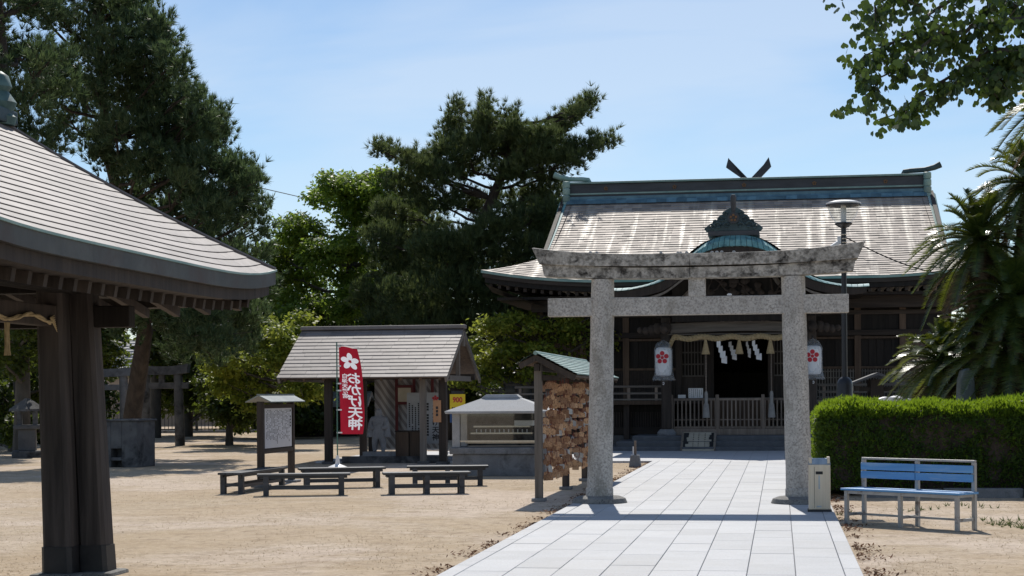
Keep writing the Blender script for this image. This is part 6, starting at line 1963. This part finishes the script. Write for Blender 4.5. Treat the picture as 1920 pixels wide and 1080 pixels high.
# --- clipped hedge
hu0, hu1, hv0, hv1, hz = 0.50, 9.5, 26.05, 28.5, 1.36
hd = site('clipped_hedge', 'long clipped green hedge with sunlit top behind the blue bench', 'hedge', (hu0 + hu1) / 2, (hv0 + hv1) / 2)
hx_, hy_ = (hu1 - hu0) / 2, (hv1 - hv0) / 2
MB().box(-hx_ + 0.09, hx_ - 0.09, -hy_ + 0.09, hy_ - 0.09, 0.05, hz - 0.10).build('branch_core', m_bark, hd, bevel=0.2)
def hedge_pts(n):
    # points over the rounded box surface
    a_f, a_t, a_s = 2 * hx_ * hz, 2 * hx_ * 2 * hy_, 2 * hy_ * hz
    k = rng.random(n) * (a_f * 1.0 + a_t * 0.8 + a_s)
    p = np.zeros((n, 3)); nn = np.zeros((n, 3))
    u_, w_ = rng.random(n), rng.random(n)
    f = k < a_f
    t2 = (~f) & (k < a_f + a_t * 0.8)
    s = ~(f | t2)
    p[f] = np.stack([(-1 + 2 * u_[f]) * hx_, np.full(f.sum(), -hy_), w_[f] * hz], 1); nn[f] = (0, -1, 0)
    p[t2] = np.stack([(-1 + 2 * u_[t2]) * hx_, (-1 + 2 * w_[t2]) * hy_, np.full(t2.sum(), hz)], 1); nn[t2] = (0, 0, 1)
    p[s] = np.stack([np.full(s.sum(), -hx_), (-1 + 2 * u_[s]) * hy_, w_[s] * hz], 1); nn[s] = (-1, 0, 0)
    r = 0.26                                   # round the shoulders
    core = np.stack([np.clip(p[:, 0], -hx_ + r, hx_ - r), np.clip(p[:, 1], -hy_ + r, hy_ - r), np.minimum(p[:, 2], hz - r)], 1)
    d = p - core
    dn = np.linalg.norm(d, axis=1, keepdims=True)
    nn = d / np.maximum(dn, 1e-6)
    p = core + nn * r
    bump_ = 0.035 * np.sin(p[:, 0] * 5.1 + 2 * p[:, 2]) + 0.03 * np.sin(p[:, 0] * 11.7 + p[:, 1] * 9) + 0.02 * np.sin(p[:, 2] * 14 + p[:, 0] * 3)
    p = p + nn * (bump_[:, None] + rng.normal(size=(n, 1)) * 0.03 - 0.05)
    return p, nn
hp, hn = hedge_pts(120000)
thin = (np.sin(hp[:, 0] * 2.3 + 1.1) + np.sin(hp[:, 2] * 6.1 + hp[:, 0] * 1.7) + np.sin(hp[:, 0] * 6.7 + 0.5) * 0.7 + np.sin(hp[:, 2] * 11 - hp[:, 0] * 4.3) * 0.6) > 1.05
drop = (hn[:, 2] < 0.5) & ((thin & (rng.random(len(hp)) < 0.72)) | (hp[:, 2] < 0.05 + 0.22 * rng.random(len(hp))))
hp, hn = hp[~drop], hn[~drop]
hp = hp + rng.normal(size=hp.shape) * 0.012
hl = leaves(hp, hn * 0.6 + rng.normal(size=hp.shape) * 0.55 + np.array([0, 0, 0.35]), 0.062, 0.024)
link('leaves', np_mesh('leaves', hl, 4, m_hedge), None, hd)
m_lit_top = leafmat('sunlit_hedge_top', [(0.0, (0.05, 0.11, 0.015)), (0.5, (0.10, 0.18, 0.02)), (1.0, (0.19, 0.27, 0.03))], 0.42, 0.5, 0.9, None, 0.2, (0.50, 0.70, 0.03))  # brighter lime puts the sunlit look of the hedge top into the colour
sh = ((hn[:, 2] > 0.35) & (rng.random(len(hp)) < 0.55)) | (rng.random(len(hp)) < 0.015)
sp, sn = hp[sh], hn[sh]
link('sunlit_tufts', np_mesh('sunlit_tufts', tufts(sp, sn * 0.7 + np.array([0, 0, 0.8]), 4, 0.075, 0.020, 0.5), 3, m_lit_top), None, hd)

# --- cycads
def cycad_fronds(c, n, Lf, el_hi, el_lo, droop, az0=None, az1=None):
    out, stems = [], MB()
    for k in range(n):
        az = (2 * math.pi * k * 0.618) if az0 is None else random.uniform(az0, az1)
        s_ = (k + 0.5) / n
        el = math.radians(el_hi + (el_lo - el_hi) * s_ + random.uniform(-9, 9))
        ln = Lf * random.uniform(0.85, 1.1)
        dr = droop * random.uniform(0.7, 1.3)
        h = np.array([math.cos(az), math.sin(az), 0.0])
        m = 34
        s = np.linspace(0, 1, m)
        pts = np.array(c) + np.outer(s * ln * math.cos(el) * (1 - 0.12 * s), h) + np.outer(s * ln * math.sin(el) - dr * ln * s ** 2.2, [0, 0, 1])
        tan = unit(np.gradient(pts, axis=0))
        side = unit(np.cross(tan, np.array([0, 0, 1.0]) + 0.001))
        upv = np.cross(side, tan)
        stems.tube([Vector(p) for p in pts[::4]], [0.018 * (1 - 0.75 * i / 8) for i in range(len(pts[::4]))], 5)
        fine = np.linspace(0.10, 0.995, 58)
        for q, ss in enumerate(fine):
            i = ss * (m - 1); i0 = min(int(i), m - 2); f = i - i0
            p = pts[i0] * (1 - f) + pts[i0 + 1] * f
            l = 0.19 * (Lf / 1.3) * (math.sin(math.pi * (0.12 + 0.80 * ss)) ** 0.6)
            for sg in (-1, 1):
                d = side[i0] * sg * 0.85 + tan[i0] * 0.55 + upv[i0] * 0.38 + rng.normal(size=3) * 0.06
                d = d / np.linalg.norm(d)
                w = tan[i0] * 0.0125
                tip = p + d * l + np.array([0, 0, -0.10 * l])
                out += [p - w, p + w, tip]
    return np.array(out), stems
def cycad(label, heads, d, ground, trunk_r=0.17):
    base = Vector(ground)
    o = thing('cycad_plant', label, 'cycad', base, 0, 'cycads behind the hedge')
    allf = []
    for (px, py, Lf, n) in heads:
        c = P(px, py, d) - base
        fr, st = cycad_fronds(c, int(n * 1.6), Lf * 1.12, 80, -30, 0.42)
        link('crown', np_mesh('crown', fr, 3, m_cycad), None, o)
        st.build('frond_stems', m_cycad, o, smooth=True)
        df, ds = cycad_fronds(c - Vector((0, 0, 0.12)), max(10, n // 2), Lf * 0.95, -30, -70, 0.22)
        link('dead_fronds', np_mesh('dead_fronds', df, 3, m_dead), None, o)
        mb = MB()
        g0 = Vector((c.x * 0.35 + random.uniform(-.1, .1), c.y * 0.35 + random.uniform(-0.2, 0.2), 0))
        pts = [g0.lerp(c, k / 6) + Vector((0.08 * math.sin(k * 1.3), 0.05 * math.cos(k), 0)) for k in range(7)]
        mb.tube(pts, [trunk_r * 1.1, trunk_r, trunk_r * 1.05, trunk_r, trunk_r * 1.05, trunk_r * 1.1, trunk_r * 0.8], 12)
        mb.build('trunk', m_bark, o, smooth=True)
        # old leaf bases clothe the trunk
        bs, bd = [], []
        for k in range(420):
            s = random.random()
            i = min(5, int(s * 6)); p = pts[i].lerp(pts[i + 1], s * 6 - i)
            a = random.uniform(0, 2 * math.pi)
            bs.append(p + Vector((math.cos(a), math.sin(a), 0)) * trunk_r * 0.98); bd.append((math.cos(a), math.sin(a), 0.55))
        link('leaf_bases', np_mesh('leaf_bases', tufts(np.array(bs), np.array(bd), 3, 0.10, 0.05, 0.3), 3, m_bark), None, o)
    return o
cycad('tall cycad whose spiky crown stands against the hall roof and sky', [(1838, 452, 1.30, 46), (1930, 345, 1.25, 40)], 30.0, W(*UV(P(1870, 745, 30.0)), 0))
cycad('low spreading cycad reaching over the hedge towards the lamp post', [(1772, 680, 1.18, 46), (1845, 625, 1.1, 36)], 30.8, W(*UV(P(1775, 745, 30.8)), 0))
cycad('cycad with glossy drooping fronds at the photo edge above the stone monument', [(1898, 655, 1.40, 52), (1990, 700, 1.3, 36), (1905, 560, 1.25, 40)], 29.3, W(*UV(P(1915, 745, 29.3)), 0))
cycad('cycad just out of frame whose brown frond tips hang in at the upper corner', [(2010, 175, 1.25, 34)], 24.0, W(*UV(P(2010, 745, 24.0)), 0))

# --- ginkgo branch hanging in from a tree beyond the frame
gk_base = Vector((6.9, 14.2, 0))
gk = thing('ginkgo_tree', 'ginkgo branch with dark fan leaves hanging in at the upper corner of the sky', 'tree', gk_base, 0)
mb = MB()
trunk_top = Vector((6.6, 13.9, 8.2)) - gk_base
mb.tube([(0, 0, 0), (-0.05, 0, 2.5), (-0.15, -0.1, 5.0), trunk_top], [0.28, 0.24, 0.19, 0.08], 12)
mb.build('trunk', m_bark2, gk, smooth=True)
lm = MB()
sub = []
mains = [((1960, -60), (1640, 10)), ((1980, 0), (1620, 105)), ((1970, 40), (1640, 150)), ((1960, 90), (1700, 200)), ((1990, -120), (1700, -40)), ((1960, 120), (1850, 150))]
for (a, b) in mains:
    da, db = random.uniform(13.2, 14.0), random.uniform(12.6, 13.6)
    pa, pb = P(*a, da) - gk_base, P(*b, db) - gk_base
    br = branch(lm, trunk_top.lerp(Vector((-0.1, 0, 5.2)), random.random()), pa, 0.06, 0.03, 0.05)
    q = branch(lm, pa, pb, 0.03, 0.006, 0.10, 8, 0.3)
    for k in range(1, 9):
        for z in range(3):
            e = q[k] + Vector((random.gauss(0, 0.13), random.gauss(0, 0.18), random.uniform(-0.24, 0.05)))
            branch(lm, q[k], e, 0.006, 0.003, -0.05, 3)
            sub.append((q[k], e))
lm.build('limbs', m_bark2, gk)
fan = np.array([(0, 0), (0.50, 0.42), (0.56, 0.62), (0.40, 0.86), (0.10, 0.92), (0.0, 0.70), (-0.12, 0.94), (-0.42, 0.84), (-0.56, 0.60), (-0.48, 0.40)])
gv = []
def fan_leaf(p, s):
    down = np.array([random.gauss(0, 0.45), random.gauss(0, 0.45), -1.0]); down /= np.linalg.norm(down)
    sd = np.cross(down, rng.normal(size=3)); sd /= np.linalg.norm(sd)
    p = np.array(p) + down * s * 0.35
    gv.extend([p + sd * f[0] * s + down * f[1] * s + np.cross(down, sd) * 0.14 * s * (f[0] ** 2) for f in fan])
for (a, e) in sub:
    for k in range(24):
        s = random.random()
        p = a.lerp(e, s) + Vector((random.gauss(0, 0.05), random.gauss(0, 0.07), random.gauss(0, 0.045)))
        fan_leaf(p, random.uniform(0.045, 0.074))
for (px, py) in ((1572, 208), (1583, 212), (1590, 190), (1600, 205), (1605, 182), (1625, 205), (1618, 196), (1660, 225), (1690, 235), (1697, 238), (1720, 228), (1585, 105), (1596, 118), (1592, 85), (1600, 50), (1612, 48), (1605, 80), (1630, 40), (1580, 25), (1596, 20), (1612, 14), (1550, 5), (1575, 8), (1650, 15), (1655, 205), (1640, 190)):
    for k in range(3):
        fan_leaf(P(px + random.gauss(0, 6), py - 8 + random.gauss(0, 6), 13.0 + random.gauss(0, 0.2)) - gk_base, random.uniform(0.05, 0.075))
for (a, b) in (((1640, 190), (1575, 205)), ((1680, 200), (1700, 235)), ((1640, 110), (1585, 112)), ((1640, 60), (1598, 48)), ((1640, 0), (1560, 5))):
    pass
link('crown', np_mesh('crown', np.array(gv), len(fan), m_ginkgo), None, gk)

# --- ground cover: dry grass blades, litter along the path, weeds under the bench
m_straw = leafmat('dry_grass_blades', [(0.0, (0.34, 0.26, 0.17)), (0.6, (0.56, 0.46, 0.33)), (1.0, (0.70, 0.61, 0.48))], 0.45, 0.8, 0.5, None, 0.1)
n = 34000
dd = 12.5 + 26 * rng.random(n) ** 1.5
xx = (rng.random(n) * 2 - 1) * 0.33 * dd
uu = xx * CA - dd * SA
vv = xx * SA + dd * CA
keep = ~((uu > PU0 - 0.02) & (uu < PU1 + 0.02)) & ~((vv > 38.4) & (uu > -10.7)) & ~((uu > 0.6) & (vv > 25.9))
patch = np.sin(xx * 1.7 + 0.6 * dd) + np.sin(dd * 1.1 - xx * 0.8) + np.sin(xx * 4.1) * 0.6 + rng.normal(size=n) * 0.9
keep &= patch > 0.3
gp = np.stack([xx, dd, np.zeros(n)], 1)[keep]
dr = unit(rng.normal(size=gp.shape) * np.array([1, 1, 0.25]) + np.array([0, 0, 0.30]))
o = link('dry_grass', np_mesh('dry_grass', tufts(gp, dr, 3, 0.026, 0.005, 0.6), 3, m_straw))
tag(o, 'short dry straw-coloured grass over the worn lawn', 'grass', kind='stuff')
m_litter = leafmat('brown_litter', [(0.0, (0.09, 0.040, 0.022)), (0.6, (0.16, 0.075, 0.04)), (1.0, (0.24, 0.14, 0.08))], 0.1, 0.8, 0.5, None, 0.1)
n = 5500
v_ = 12.0 + 27 * rng.random(n)
side = rng.random(n) < 0.5
cl = (np.sin(v_ * 2.3) + np.sin(v_ * 5.1 + 1)) > -0.3
off = np.abs(rng.normal(size=n)) * 0.13
u_ = np.where(side, PU0 - 0.02 - off, PU1 + 0.03 + off)
u_, v_ = u_[cl], v_[cl]
lp_ = np.stack([u_ * CA + v_ * SA, -u_ * SA + v_ * CA, 0.008 + 0.02 * rng.random(len(u_))], 1)
o = link('fallen_leaves', np_mesh('fallen_leaves', leaves(lp_, rng.normal(size=lp_.shape) * 0.4 + np.array([0, 0, 1.0]), 0.05, 0.018), 4, m_litter))
tag(o, 'red-brown leaf litter gathered along both edges of the path', 'leaf litter', kind='stuff')
m_weed = leafmat('weed_leaves', [(0.0, (0.05, 0.09, 0.02)), (1.0, (0.16, 0.19, 0.06))], 0.3, 0.5, 0.5)
wp = []
for (px, py, k) in ((1700, 958, 8), (1742, 956, 7), (1560, 965, 6), (1890, 985, 16), (1868, 978, 12), (1912, 990, 12), (1805, 948, 8), (1850, 952, 8)):
    c = G(px, py)
    wp.append(np.array(c) + rng.normal(size=(k, 3)) * np.array([0.16, 0.12, 0.0]))
wp = np.concatenate(wp)
o = link('weeds', np_mesh('weeds', tufts(wp, np.tile([0, 0, 1.0], (len(wp), 1)), 6, 0.075, 0.012, 0.9), 3, m_weed))
tag(o, 'small green weeds at the foot of the hedge behind the blue bench', 'weeds', kind='stuff')
